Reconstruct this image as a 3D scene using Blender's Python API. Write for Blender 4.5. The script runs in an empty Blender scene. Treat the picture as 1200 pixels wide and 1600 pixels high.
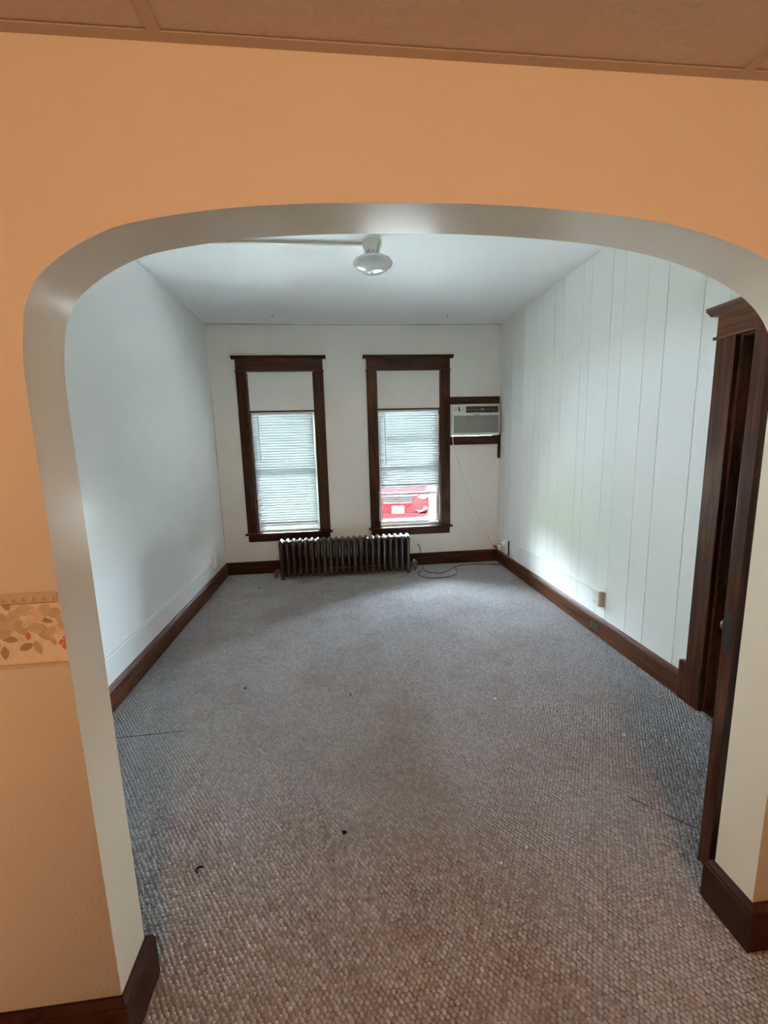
import bpy, bmesh, math, random
from mathutils import Vector, Matrix
random.seed(7)
scn = bpy.context.scene
COL = scn.collection

# ------------------------------------------------------------------ camera
CAM_Z, YAW, PITCH, ROLL, FPX = 1.5412, -0.0998, -0.1621, -0.0262, 659.68
cam_d = bpy.data.cameras.new('camera')
cam = bpy.data.objects.new('camera', cam_d)
COL.objects.link(cam)
cy, sy, cp, sp = math.cos(YAW), math.sin(YAW), math.cos(PITCH), math.sin(PITCH)
fwd = Vector((-sy * cp, cy * cp, sp))
rgt = Vector((cy, sy, 0))
up = rgt.cross(fwd)
r2 = math.cos(ROLL) * rgt + math.sin(ROLL) * up
u2 = -math.sin(ROLL) * rgt + math.cos(ROLL) * up
cam.matrix_world = Matrix(((r2.x, u2.x, -fwd.x, 0), (r2.y, u2.y, -fwd.y, 0),
                           (r2.z, u2.z, -fwd.z, CAM_Z), (0, 0, 0, 1)))
cam_d.sensor_fit = 'HORIZONTAL'
cam_d.sensor_width = 36
cam_d.lens = 36 * FPX / 1200
cam_d.clip_start = 0.02
scn.camera = cam

# ------------------------------------------------------------------ sky, sun, exposure
SKY, SUN, LAMP = 84.0, 3050.0, 26.0
w = bpy.data.worlds.new('sky')
scn.world = w
w.use_nodes = True
bg = w.node_tree.nodes['Background']
bg.inputs[0].default_value = (0.73, 0.86, 1.0, 1)
bg.inputs[1].default_value = SKY
sun_d = bpy.data.lights.new('sun', 'SUN')
sun_d.energy = SUN
sun_d.angle = 0.02
sun_d.color = (1, 0.965, 0.87)
sun = bpy.data.objects.new('sun', sun_d)
COL.objects.link(sun)
sun.rotation_euler = (math.radians(16), 0, math.radians(25))
scn.view_settings.view_transform = 'Standard'
scn.view_settings.look = 'None'
scn.view_settings.gamma = 1
scn.view_settings.use_curve_mapping = False
scn.view_settings.exposure = 1.58
try:
    scn.cycles.max_bounces = 14
    scn.cycles.diffuse_bounces = 8
    scn.cycles.transparent_max_bounces = 16
    scn.cycles.use_denoising = True
except Exception:
    pass

# ------------------------------------------------------------------ dimensions (metres)
XL, XR, D, H = -1.425, 1.972, 5.13, 2.90       # back room
YA, YB = 0.943, 1.0715                         # the two faces of the arch wall
JL, JR = -0.618, 1.173                         # the jambs of the arch
HF = 2.284                                     # lower ceiling of the near room
FX0, FX1, FY0 = -2.3, 2.7, -3.2                # near room
HB = 0.154                                     # baseboard height

# ------------------------------------------------------------------ materials
def new_mat(name):
    m = bpy.data.materials.new(name)
    m.use_nodes = True
    return m, m.node_tree.nodes, m.node_tree.links, m.node_tree.nodes['Principled BSDF']

def paint(name, col, rough=0.5, var=0.05, scale=6, bump=0.0, bscale=60, metal=0, spec=0.5, coat=0, stretch=None):
    """a painted or moulded surface: base colour with slight mottling and fine relief"""
    m, n, l, b = new_mat(name)
    tc = n.new('ShaderNodeTexCoord')
    mp = n.new('ShaderNodeMapping')
    l.new(tc.outputs['Object'], mp.inputs[0])
    if stretch:
        mp.inputs['Scale'].default_value = stretch
    nz = n.new('ShaderNodeTexNoise')
    nz.inputs['Scale'].default_value = scale
    nz.inputs['Detail'].default_value = 5
    l.new(mp.outputs[0], nz.inputs['Vector'])
    mx = n.new('ShaderNodeMix')
    mx.data_type = 'RGBA'
    mx.inputs[6].default_value = (*[c * (1 - var) for c in col], 1)
    mx.inputs[7].default_value = (*[min(1, c * (1 + var)) for c in col], 1)
    l.new(nz.outputs[0], mx.inputs[0])
    l.new(mx.outputs[2], b.inputs['Base Color'])
    b.inputs['Roughness'].default_value = rough
    b.inputs['Metallic'].default_value = metal
    b.inputs['Specular IOR Level'].default_value = spec
    b.inputs['Coat Weight'].default_value = coat
    b.inputs['Coat Roughness'].default_value = 0.15
    if bump:
        n2 = n.new('ShaderNodeTexNoise')
        n2.inputs['Scale'].default_value = bscale
        n2.inputs['Detail'].default_value = 4
        l.new(mp.outputs[0], n2.inputs['Vector'])
        bp = n.new('ShaderNodeBump')
        bp.inputs['Strength'].default_value = bump
        bp.inputs['Distance'].default_value = 0.004
        l.new(n2.outputs[0], bp.inputs['Height'])
        l.new(bp.outputs[0], b.inputs['Normal'])
    return m

def wood(name, c1, c2, axis, rough=0.34):
    m, n, l, b = new_mat(name)
    tc = n.new('ShaderNodeTexCoord')
    mp = n.new('ShaderNodeMapping')
    sc = [26, 26, 26]
    sc[axis] = 1.6
    mp.inputs['Scale'].default_value = sc
    l.new(tc.outputs['Object'], mp.inputs[0])
    nz = n.new('ShaderNodeTexNoise')
    nz.inputs['Scale'].default_value = 1.5
    nz.inputs['Detail'].default_value = 7
    nz.inputs['Distortion'].default_value = 0.8
    l.new(mp.outputs[0], nz.inputs['Vector'])
    rp = n.new('ShaderNodeValToRGB')
    rp.color_ramp.elements[0].position = 0.32
    rp.color_ramp.elements[0].color = (*c1, 1)
    rp.color_ramp.elements[1].position = 0.72
    rp.color_ramp.elements[1].color = (*c2, 1)
    l.new(nz.outputs[0], rp.inputs[0])
    l.new(rp.outputs[0], b.inputs['Base Color'])
    b.inputs['Roughness'].default_value = rough + 0.08
    b.inputs['Specular IOR Level'].default_value = 0.16
    bp = n.new('ShaderNodeBump')
    bp.inputs['Strength'].default_value = 0.12
    bp.inputs['Distance'].default_value = 0.002
    l.new(nz.outputs[0], bp.inputs['Height'])
    l.new(bp.outputs[0], b.inputs['Normal'])
    return m

def carpet_mat():
    m, n, l, b = new_mat('loop_carpet')
    tc = n.new('ShaderNodeTexCoord')
    # slightly wandering rows of loops, laid diagonally
    wob = n.new('ShaderNodeTexNoise')
    wob.inputs['Scale'].default_value = 9
    l.new(tc.outputs['Object'], wob.inputs['Vector'])
    sub = n.new('ShaderNodeVectorMath'); sub.operation = 'SUBTRACT'
    sub.inputs[1].default_value = (0.5, 0.5, 0.5)
    l.new(wob.outputs['Color'], sub.inputs[0])
    scl = n.new('ShaderNodeVectorMath'); scl.operation = 'SCALE'
    scl.inputs['Scale'].default_value = 0.012
    l.new(sub.outputs[0], scl.inputs[0])
    add = n.new('ShaderNodeVectorMath'); add.operation = 'ADD'
    l.new(tc.outputs['Object'], add.inputs[0])
    l.new(scl.outputs[0], add.inputs[1])
    rot = n.new('ShaderNodeMapping')
    rot.inputs['Rotation'].default_value = (0, 0, math.radians(-37))
    l.new(add.outputs[0], rot.inputs[0])
    mp = n.new('ShaderNodeMapping')
    mp.inputs['Scale'].default_value = (1 / 0.0145, 1 / 0.021, 1)
    l.new(rot.outputs[0], mp.inputs[0])
    flat = n.new('ShaderNodeVectorMath'); flat.operation = 'MULTIPLY'
    flat.inputs[1].default_value = (1, 1, 0)
    l.new(mp.outputs[0], flat.inputs[0])
    vo = n.new('ShaderNodeTexVoronoi')
    vo.inputs['Scale'].default_value = 1
    vo.inputs['Randomness'].default_value = 0.38
    l.new(flat.outputs[0], vo.inputs['Vector'])
    fib = n.new('ShaderNodeTexNoise')
    fib.inputs['Scale'].default_value = 330
    fib.inputs['Detail'].default_value = 3
    l.new(tc.outputs['Object'], fib.inputs['Vector'])
    inv = n.new('ShaderNodeMath'); inv.operation = 'SUBTRACT'
    inv.inputs[0].default_value = 1
    l.new(vo.outputs['Distance'], inv.inputs[1])
    hgt = n.new('ShaderNodeMath'); hgt.operation = 'MULTIPLY_ADD'
    hgt.inputs[1].default_value = 0.35
    l.new(fib.outputs[0], hgt.inputs[0])
    l.new(inv.outputs[0], hgt.inputs[2])
    bmp = n.new('ShaderNodeBump')
    bmp.inputs['Strength'].default_value = 0.85
    bmp.inputs['Distance'].default_value = 0.011
    l.new(hgt.outputs[0], bmp.inputs['Height'])
    l.new(bmp.outputs[0], b.inputs['Normal'])
    # heathered yarn: each loop has its own tone, plus flecks
    cr = n.new('ShaderNodeValToRGB')
    cr.color_ramp.elements[0].color = (0.20, 0.182, 0.174, 1)
    cr.color_ramp.elements[1].color = (0.46, 0.428, 0.412, 1)
    sep = n.new('ShaderNodeSeparateColor')
    l.new(vo.outputs['Color'], sep.inputs[0])
    mixv = n.new('ShaderNodeMath'); mixv.operation = 'MULTIPLY_ADD'
    mixv.inputs[1].default_value = 0.7
    l.new(fib.outputs[0], mixv.inputs[0])
    half = n.new('ShaderNodeMath'); half.operation = 'MULTIPLY'
    half.inputs[1].default_value = 0.32
    l.new(sep.outputs[0], half.inputs[0])
    l.new(half.outputs[0], mixv.inputs[2])
    l.new(mixv.outputs[0], cr.inputs[0])
    # old soil: brownish worn patches
    st = n.new('ShaderNodeTexNoise')
    st.inputs['Scale'].default_value = 2.3
    st.inputs['Detail'].default_value = 6
    st.inputs['Roughness'].default_value = 0.65
    l.new(tc.outputs['Object'], st.inputs['Vector'])
    sr = n.new('ShaderNodeValToRGB')
    sr.color_ramp.elements[0].position = 0.50
    sr.color_ramp.elements[0].color = (1, 1, 1, 1)
    sr.color_ramp.elements[1].position = 0.74
    sr.color_ramp.elements[1].color = (0.74, 0.68, 0.61, 1)
    l.new(st.outputs[0], sr.inputs[0])
    mul = n.new('ShaderNodeMix'); mul.data_type = 'RGBA'; mul.blend_type = 'MULTIPLY'
    mul.inputs[0].default_value = 1
    l.new(cr.outputs[0], mul.inputs[6])
    l.new(sr.outputs[0], mul.inputs[7])
    l.new(mul.outputs[2], b.inputs['Base Color'])
    b.inputs['Roughness'].default_value = 0.95
    b.inputs['Specular IOR Level'].default_value = 0.15
    b.inputs['Sheen Weight'].default_value = 0.15
    return m

def glass_mat():
    m, n, l, b = new_mat('window_glass')
    n.remove(b)
    out = n['Material Output']
    tr = n.new('ShaderNodeBsdfTransparent')
    tr.inputs[0].default_value = (0.96, 0.985, 0.98, 1)
    gl = n.new('ShaderNodeBsdfGlossy')
    gl.inputs['Roughness'].default_value = 0.02
    fr = n.new('ShaderNodeFresnel')
    fr.inputs[0].default_value = 1.45
    mx = n.new('ShaderNodeMixShader')
    l.new(fr.outputs[0], mx.inputs[0])
    l.new(tr.outputs[0], mx.inputs[1])
    l.new(gl.outputs[0], mx.inputs[2])
    l.new(mx.outputs[0], out.inputs[0])
    return m

def slat_mat():
    m, n, l, b = new_mat('blind_slat_vinyl')
    n.remove(b)
    out = n['Material Output']
    nz = n.new('ShaderNodeTexNoise')
    nz.inputs['Scale'].default_value = 3
    rp = n.new('ShaderNodeValToRGB')
    rp.color_ramp.elements[0].color = (0.42, 0.435, 0.43, 1)
    rp.color_ramp.elements[1].color = (0.48, 0.495, 0.49, 1)
    l.new(nz.outputs[0], rp.inputs[0])
    di = n.new('ShaderNodeBsdfDiffuse')
    tl = n.new('ShaderNodeBsdfTranslucent')
    tl.inputs[0].default_value = (0.78, 0.82, 0.82, 1)
    l.new(rp.outputs[0], di.inputs[0])
    mx = n.new('ShaderNodeMixShader')
    mx.inputs[0].default_value = 0.10
    l.new(di.outputs[0], mx.inputs[1])
    l.new(tl.outputs[0], mx.inputs[2])
    l.new(mx.outputs[0], out.inputs[0])
    return m

M = {}
M['wall'] = paint('wall_white_semigloss', (0.87, 0.875, 0.855), 0.25, 0.03, 3, 0.05, 40, spec=0.5)
M['wallback'] = paint('wall_white_matt', (0.81, 0.785, 0.72), 0.55, 0.04, 3, 0.05, 40)
M['panel'] = paint('panelling_white_paint', (0.87, 0.865, 0.83), 0.70, 0.03, 3, 0.03, 30, spec=0.22)
M['groove'] = paint('panel_groove', (0.30, 0.30, 0.27), 0.8)
M['ceil'] = paint('ceiling_white', (0.90, 0.91, 0.90), 0.6, 0.03, 4, 0.12, 90)
M['peach'] = paint('near_wall_cream', (0.80, 0.73, 0.66), 0.55, 0.03, 2.5, 0.10, 120)
M['reveal'] = paint('reveal_gloss_cream', (0.72, 0.665, 0.52), 0.20, 0.03, 5, 0.06, 30, spec=0.8, coat=0.3)
M['tile'] = paint('ceiling_tile', (0.62, 0.55, 0.50), 0.85, 0.10, 60, 0.5, 150)
M['track'] = paint('ceiling_track', (0.52, 0.44, 0.37), 0.5)
def pile_mat():
    m, n, l, b = new_mat('carpet_pile_yarn')
    tc = n.new('ShaderNodeTexCoord')
    ge = n.new('ShaderNodeNewGeometry')
    fib = n.new('ShaderNodeTexNoise'); fib.inputs['Scale'].default_value = 260; fib.inputs['Detail'].default_value = 2
    l.new(tc.outputs['Object'], fib.inputs['Vector'])
    ma = n.new('ShaderNodeMath'); ma.operation = 'MULTIPLY_ADD'; ma.inputs[1].default_value = 0.30
    l.new(ge.outputs['Random Per Island'], ma.inputs[0])
    hf = n.new('ShaderNodeMath'); hf.operation = 'MULTIPLY'; hf.inputs[1].default_value = 0.70
    l.new(fib.outputs[0], hf.inputs[0]); l.new(hf.outputs[0], ma.inputs[2])
    cr = n.new('ShaderNodeValToRGB')
    cr.color_ramp.elements[0].color = (0.225, 0.219, 0.222, 1); cr.color_ramp.elements[0].position = 0.1
    cr.color_ramp.elements[1].color = (0.62, 0.607, 0.612, 1); cr.color_ramp.elements[1].position = 0.95
    l.new(ma.outputs[0], cr.inputs[0])
    st = n.new('ShaderNodeTexNoise'); st.inputs['Scale'].default_value = 2.6; st.inputs['Detail'].default_value = 7; st.inputs['Roughness'].default_value = 0.68
    l.new(tc.outputs['Object'], st.inputs['Vector'])
    sr = n.new('ShaderNodeValToRGB')
    sr.color_ramp.elements[0].position = 0.47; sr.color_ramp.elements[0].color = (1, 1, 1, 1)
    sr.color_ramp.elements[1].position = 0.72; sr.color_ramp.elements[1].color = (0.79, 0.74, 0.69, 1)
    l.new(st.outputs[0], sr.inputs[0])
    mul = n.new('ShaderNodeMix'); mul.data_type = 'RGBA'; mul.blend_type = 'MULTIPLY'; mul.inputs[0].default_value = 1
    l.new(cr.outputs[0], mul.inputs[6]); l.new(sr.outputs[0], mul.inputs[7])
    l.new(mul.outputs[2], b.inputs['Base Color'])
    b.inputs['Roughness'].default_value = 0.95
    b.inputs['Specular IOR Level'].default_value = 0.03
    bn = n.new('ShaderNodeTexNoise'); bn.inputs['Scale'].default_value = 420; bn.inputs['Detail'].default_value = 3
    l.new(tc.outputs['Object'], bn.inputs['Vector'])
    bb = n.new('ShaderNodeBump'); bb.inputs['Strength'].default_value = 0.9; bb.inputs['Distance'].default_value = 0.003
    l.new(bn.outputs[0], bb.inputs['Height']); l.new(bb.outputs[0], b.inputs['Normal'])
    return m
M['carpet'] = carpet_mat()
M['pile'] = pile_mat()
W1, W2 = (0.020, 0.0060, 0.0030), (0.078, 0.025, 0.011)
M['woodx'] = wood('dark_stained_wood_x', W1, W2, 0)
M['woody'] = wood('dark_stained_wood_y', (0.036, 0.0115, 0.005), (0.135, 0.046, 0.019), 1, 0.38)
M['woodb'] = wood('arch_baseboard_wood', (0.016, 0.0045, 0.0022), (0.055, 0.017, 0.008), 1, 0.42)
M['woodz'] = wood('dark_stained_wood_z', W1, W2, 2)
M['doorwood'] = wood('door_wood', (0.024, 0.0072, 0.0034), (0.095, 0.029, 0.012), 2, 0.30)
M['vinyl'] = paint('white_vinyl', (0.80, 0.81, 0.80), 0.35, 0.02)
M['alu'] = paint('mill_aluminium', (0.55, 0.56, 0.58), 0.4, 0.05, metal=0.6)
M['glass'] = glass_mat()
M['slat'] = slat_mat()
M['cordw'] = paint('white_cord', (0.78, 0.77, 0.72), 0.5)
M['wand'] = paint('tilt_wand_plastic', (0.25, 0.30, 0.32), 0.25)
M['iron'] = paint('radiator_bronze_enamel', (0.040, 0.023, 0.014), 0.32, 0.25, 14, 0.15, 30, coat=0.4)
M['brass'] = paint('dull_valve_metal', (0.23, 0.18, 0.14), 0.4, 0.2, metal=0.8)
M['acw'] = paint('ac_plastic', (0.66, 0.66, 0.60), 0.45, 0.02)
M['acg'] = paint('ac_grille_grey', (0.33, 0.34, 0.31), 0.6, 0.03)
M['acd'] = paint('ac_vent_dark', (0.06, 0.065, 0.055), 0.5)
M['acl'] = paint('ac_louvre', (0.11, 0.115, 0.10), 0.5)
M['metal'] = paint('bare_metal', (0.5, 0.48, 0.45), 0.3, 0.05, metal=1.0)
M['plate'] = paint('white_plate', (0.80, 0.79, 0.74), 0.35, 0.02)
M['tan'] = paint('tan_box', (0.52, 0.36, 0.23), 0.5)
M['dark'] = paint('black_plastic', (0.012, 0.011, 0.010), 0.4)
M['bronze'] = paint('bronze_plate', (0.10, 0.07, 0.045), 0.35, 0.2, metal=0.7)
M['red'] = paint('red_plastic', (0.65, 0.05, 0.04), 0.4)
M['cable'] = paint('black_cable', (0.035, 0.035, 0.032), 0.5)
M['opal'] = paint('opal_glass', (0.74, 0.75, 0.74), 0.06, 0.01, spec=0.6, coat=0.5)
M['porc'] = paint('porcelain', (0.72, 0.70, 0.62), 0.3, 0.02)
M['condw'] = paint('conduit_cream', (0.62, 0.60, 0.48), 0.45)
M['concrete'] = paint('pale_concrete', (0.58, 0.60, 0.60), 0.9, 0.12, 1.5, 0.3, 20)
M['lawn'] = paint('dim_lawn', (0.115, 0.125, 0.085), 0.95, 0.35, 4, 0.6, 40)
M['foliage'] = paint('blocker_leaves', (0.022, 0.035, 0.014), 0.9, 0.5, 25, 0.8, 30, spec=0.1)
M['stone'] = paint('rubble_stone', (0.50, 0.49, 0.46), 0.9, 0.25, 9, 0.6, 14)
M['siding'] = paint('pale_siding', (0.72, 0.74, 0.72), 0.7)
M['roofing'] = paint('grey_roofing', (0.18, 0.18, 0.18), 0.9)
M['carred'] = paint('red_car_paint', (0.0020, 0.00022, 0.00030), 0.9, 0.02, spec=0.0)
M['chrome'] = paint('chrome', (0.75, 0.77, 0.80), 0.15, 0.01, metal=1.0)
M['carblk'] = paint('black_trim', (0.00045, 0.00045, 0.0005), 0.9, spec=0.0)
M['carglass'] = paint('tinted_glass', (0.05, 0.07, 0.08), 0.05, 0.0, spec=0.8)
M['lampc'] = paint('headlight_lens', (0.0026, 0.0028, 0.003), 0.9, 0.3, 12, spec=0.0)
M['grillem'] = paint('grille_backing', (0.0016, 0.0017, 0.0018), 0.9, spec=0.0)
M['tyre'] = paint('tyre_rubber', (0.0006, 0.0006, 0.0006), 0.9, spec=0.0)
M['platew'] = paint('licence_plate_white', (0.80, 0.80, 0.80), 0.5)
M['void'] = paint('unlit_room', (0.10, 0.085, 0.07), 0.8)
M['crumbd'] = paint('dark_crumb', (0.012, 0.010, 0.009), 0.8)
M['crumbw'] = paint('pale_crumb', (0.70, 0.68, 0.62), 0.8)
M['thread'] = paint('carpet_seam', (0.13, 0.12, 0.11), 0.95)
M['gap'] = paint('joint_gap_dark', (0.10, 0.095, 0.08), 0.9)

# ------------------------------------------------------------------ builders
class MB:
    """collects shapes given in world coordinates and links them as one mesh object"""
    def __init__(s):
        s.v, s.f, s.mi, s.sm = [], [], [], []
    def add(s, vs, fs, mi=0, smooth=False):
        o = len(s.v)
        s.v += [tuple(p) for p in vs]
        for f in fs:
            s.f.append([i + o for i in f]); s.mi.append(mi); s.sm.append(smooth)
        return s
    def box(s, x0, x1, y0, y1, z0, z1, mi=0, b=0.0):
        if b <= 0:
            vs = [(x, y, z) for x in (x0, x1) for y in (y0, y1) for z in (z0, z1)]
            return s.add(vs, [(0, 1, 3, 2), (4, 6, 7, 5), (0, 4, 5, 1), (2, 3, 7, 6), (0, 2, 6, 4), (1, 5, 7, 3)], mi)
        bm = bmesh.new()
        bmesh.ops.create_cube(bm, size=1)
        for q in bm.verts:
            q.co = Vector(((x0 + x1) / 2 + q.co.x * (x1 - x0), (y0 + y1) / 2 + q.co.y * (y1 - y0), (z0 + z1) / 2 + q.co.z * (z1 - z0)))
        bmesh.ops.bevel(bm, geom=bm.edges[:], offset=b, segments=2, affect='EDGES', profile=0.5)
        bm.verts.index_update()
        s.add([q.co[:] for q in bm.verts], [[q.index for q in f.verts] for f in bm.faces], mi)
        bm.free()
        return s
    def tube(s, pts, r, n=8, mi=0, cap=True):
        pts = [Vector(p) for p in pts]
        rs = r if isinstance(r, (list, tuple)) else [r] * len(pts)
        rings = []
        a = None
        for i, p in enumerate(pts):
            t = (pts[min(i + 1, len(pts) - 1)] - pts[max(i - 1, 0)]).normalized()
            if a is None:
                a = t.orthogonal().normalized()
            a = (a - t * a.dot(t)).normalized()
            c = t.cross(a)
            rings.append([p + rs[i] * (math.cos(2 * math.pi * k / n) * a + math.sin(2 * math.pi * k / n) * c) for k in range(n)])
        vs = [q for g in rings for q in g]
        fs = [(i * n + k, i * n + (k + 1) % n, (i + 1) * n + (k + 1) % n, (i + 1) * n + k) for i in range(len(rings) - 1) for k in range(n)]
        if cap:
            fs += [tuple(range(n - 1, -1, -1)), tuple((len(rings) - 1) * n + k for k in range(n))]
        return s.add(vs, fs, mi, True)
    def lathe(s, prof, c, axis='z', n=28, mi=0, a0=0):
        vs, fs = [], []
        for (r, h) in prof:
            for k in range(n):
                t = 2 * math.pi * k / n
                p, q = r * math.cos(t), r * math.sin(t)
                if axis == 'z': vs.append((c[0] + p, c[1] + q, c[2] + h))
                elif axis == 'y': vs.append((c[0] + p, c[1] + h, c[2] + q))
                else: vs.append((c[0] + h, c[1] + p, c[2] + q))
        m = len(prof)
        fs = [(i * n + k, i * n + (k + 1) % n, (i + 1) * n + (k + 1) % n, (i + 1) * n + k) for i in range(m - 1) for k in range(n)]
        if prof[0][0] > 1e-5: fs.append(tuple(range(n)))
        if prof[-1][0] > 1e-5: fs.append(tuple((m - 1) * n + k for k in range(n)))
        return s.add(vs, fs, mi, True)
    def prism(s, poly, fn, h0, h1, mi=0):
        """poly: 2-D outline; fn(a, b, h) -> world point; extruded from h0 to h1"""
        n = len(poly)
        vs = [fn(a, b, h0) for a, b in poly] + [fn(a, b, h1) for a, b in poly]
        fs = [(i, (i + 1) % n, n + (i + 1) % n, n + i) for i in range(n)]
        fs += [tuple(range(n - 1, -1, -1)), tuple(range(n, 2 * n))]
        return s.add(vs, fs, mi)
    def mesh(s, name, mats, origin=(0, 0, 0)):
        me = bpy.data.meshes.new(name)
        ox, oy, oz = origin
        me.from_pydata([(x - ox, y - oy, z - oz) for x, y, z in s.v], [], s.f)
        for mm in (mats if isinstance(mats, (list, tuple)) else [mats]):
            me.materials.append(M[mm])
        for p, mi, sm in zip(me.polygons, s.mi, s.sm):
            p.material_index = mi
            p.use_smooth = sm
        bm = bmesh.new()
        bm.from_mesh(me)
        bmesh.ops.remove_doubles(bm, verts=bm.verts, dist=1e-6)
        bmesh.ops.recalc_face_normals(bm, faces=bm.faces)
        bm.to_mesh(me)
        bm.free()
        if any(s.sm):
            try:
                me.set_sharp_from_angle(angle=math.radians(42))
            except Exception:
                pass
        return me
    def build(s, name, mats, parent=None, label=None, origin=None):
        """children share the world origin of their root"""
        if parent is not None:
            origin = world_origin(parent)
        elif origin is None:
            xs, ys, zs = zip(*s.v)
            origin = ((min(xs) + max(xs)) / 2, (min(ys) + max(ys)) / 2, min(zs))
        o = bpy.data.objects.new(name, s.mesh(name, mats, origin))
        COL.objects.link(o)
        if parent is not None:
            o.parent = parent
        else:
            o.location = origin
        if label: o['label'] = label
        return o

def world_origin(o):
    p = Vector((0, 0, 0))
    while o is not None:
        p = p + o.location
        o = o.parent
    return p

def tag(o, label, cat=None, group=None, kind=None):
    o['label'] = label
    if cat: o['category'] = cat
    if group: o['group'] = group
    if kind: o['kind'] = kind
    return o

def thing(name, loc, label, cat, group=None, kind=None):
    o = bpy.data.objects.new(name, None)
    o.empty_display_size = 0.1
    o.location = loc
    COL.objects.link(o)
    return tag(o, label, cat, group, kind)

def copy_part(o, dx=0, dy=0, dz=0, parent=None):
    c = o.copy()
    COL.objects.link(c)
    c.parent = parent or o.parent
    c.location = (o.location.x + dx, o.location.y + dy, o.location.z + dz)
    return c

def smooth_path(P, sub=8):
    P = [Vector(p) for p in P]
    out = []
    for i in range(len(P) - 1):
        p0, p1, p2, p3 = P[max(i - 1, 0)], P[i], P[i + 1], P[min(i + 2, len(P) - 1)]
        for k in range(sub):
            t = k / sub
            out.append(0.5 * ((2 * p1) + (p2 - p0) * t + (2 * p0 - 5 * p1 + 4 * p2 - p3) * t * t + (3 * p1 - p0 - 3 * p2 + p3) * t ** 3))
    out.append(P[-1])
    return out

# ------------------------------------------------------------------ floor, ceilings, walls
g = MB().box(FX0, FX1, FY0, D, -0.12, 0)
tag(g.build('floor', 'carpet', origin=(0, 0, 0)), 'worn grey-brown looped carpet covering both rooms', 'floor', kind='structure')
g = MB().box(XL - 0.15, XR + 0.15, YB, D + 0.22, H, H + 0.15)
tag(g.build('ceiling', 'ceil', origin=(0, 0, 0)), 'white painted ceiling of the room beyond the arch', 'ceiling', kind='structure')
SW = (1.70, 1.96, 1.57, 1.94)                  # side window, hidden from here by the arch pier
g = MB()
g.box(XL - 0.15, XL, YB, SW[0], -0.12, H); g.box(XL - 0.15, XL, SW[1], D + 0.22, -0.12, H)
g.box(XL - 0.15, XL, SW[0], SW[1], -0.12, SW[2]); g.box(XL - 0.15, XL, SW[0], SW[1], SW[3], H)
tag(g.build('wall_left', 'wall', origin=(0, 0, 0)), 'shiny white left wall of the room beyond the arch', 'wall', kind='structure')

# back wall with two window openings and the air conditioner hole
WIN = [(-1.022, -0.266), (0.460, 1.230)]
WZ0, WZ1 = 0.505, 2.372
AC = (1.362, 1.935, 1.60, 1.965)
g = MB()
def wall_with_holes(g, xs0, xs1, z0, z1, holes, y0, y1):
    xs = sorted({xs0, xs1} | {h[0] for h in holes} | {h[1] for h in holes})
    for a, b in zip(xs[:-1], xs[1:]):
        cuts = sorted([(h[2], h[3]) for h in holes if h[0] <= a + 1e-6 and h[1] >= b - 1e-6])
        z = z0
        for c0, c1 in cuts:
            if c0 > z: g.box(a, b, y0, y1, z, c0)
            z = c1
        g.box(a, b, y0, y1, z, z1)
wall_with_holes(g, XL - 0.15, XR + 0.15, -0.12, H + 0.15, [(a, b, WZ0, WZ1) for a, b in WIN] + [AC], D, D + 0.20)
wb = tag(g.build('wall_back', 'wallback', origin=(0, 0, 0)), 'off-white window wall at the far end of the room', 'wall', kind='structure')

MB().tube([(XL + (XR - XL) * k / 16, D - 0.0005, H - 0.004 - 0.010 * math.sin(math.pi * k / 16)) for k in range(17)], [0.0012 + 0.0016 * ((k * 7) % 5) / 4 for k in range(17)], 5).build('ceiling_crack', 'gap', wb, 'thin dark crack under the ceiling')
MB().tube([(XL + 0.001, D - 0.001, 0.3 + 1.9 * k / 8) for k in range(9)], [0.0005 + 0.0016 * ((k * 3) % 4) / 3 for k in range(9)], 5).build('corner_crack', 'gap', wb, 'thin dark crack in the corner')
# arch wall: near face cream, reveal gloss cream, far face white
AP = [(-0.618, 1.66), (-0.616, 1.72), (-0.608, 1.775), (-0.598, 1.820), (-0.568, 1.873), (-0.513, 1.918), (-0.450, 1.952), (-0.387, 1.974),
      (-0.262, 1.997), (-0.140, 2.011), (-0.018, 2.019), (0.098, 2.023), (0.255, 2.026), (0.400, 2.024), (0.560, 2.016), (0.700, 2.003),
      (0.830, 1.979), (0.946, 1.945), (1.035, 1.906), (1.105, 1.856), (1.150, 1.795), (1.168, 1.730), (1.173, 1.66)]
APs = [(p.x, p.y) for p in smooth_path([(a, b, 0) for a, b in AP], 5)]
g = MB()
top = H + 0.15
def quad(pts, mi, sm=False): g.add(pts, [(0, 1, 2, 3)], mi, sm)
for x0, x1 in ((FX0 - 0.15, JL), (JR, FX1 + 0.15)):
    for y, mi in ((YA, 0), (YB, 2)):
        quad([(x0, y, -0.12), (x1, y, -0.12), (x1, y, top), (x0, y, top)], mi)
for jx in (JL, JR):
    quad([(jx, YA, -0.12), (jx, YB, -0.12), (jx, YB, 1.66), (jx, YA, 1.66)], 1, True)
for (xa, za), (xb, zb) in zip(APs[:-1], APs[1:]):
    quad([(xa, YA, za), (xb, YA, zb), (xb, YA, top), (xa, YA, top)], 0)
    quad([(xa, YB, za), (xb, YB, zb), (xb, YB, top), (xa, YB, top)], 2)
    quad([(xa, YA, za), (xb, YA, zb), (xb, YB, zb), (xa, YB, za)], 1, True)
quad([(FX0 - 0.15, YA, top), (FX1 + 0.15, YA, top), (FX1 + 0.15, YB, top), (FX0 - 0.15, YB, top)], 2)
for x in (FX0 - 0.15, FX1 + 0.15):
    quad([(x, YA, -0.12), (x, YB, -0.12), (x, YB, top), (x, YA, top)], 2)
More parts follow.
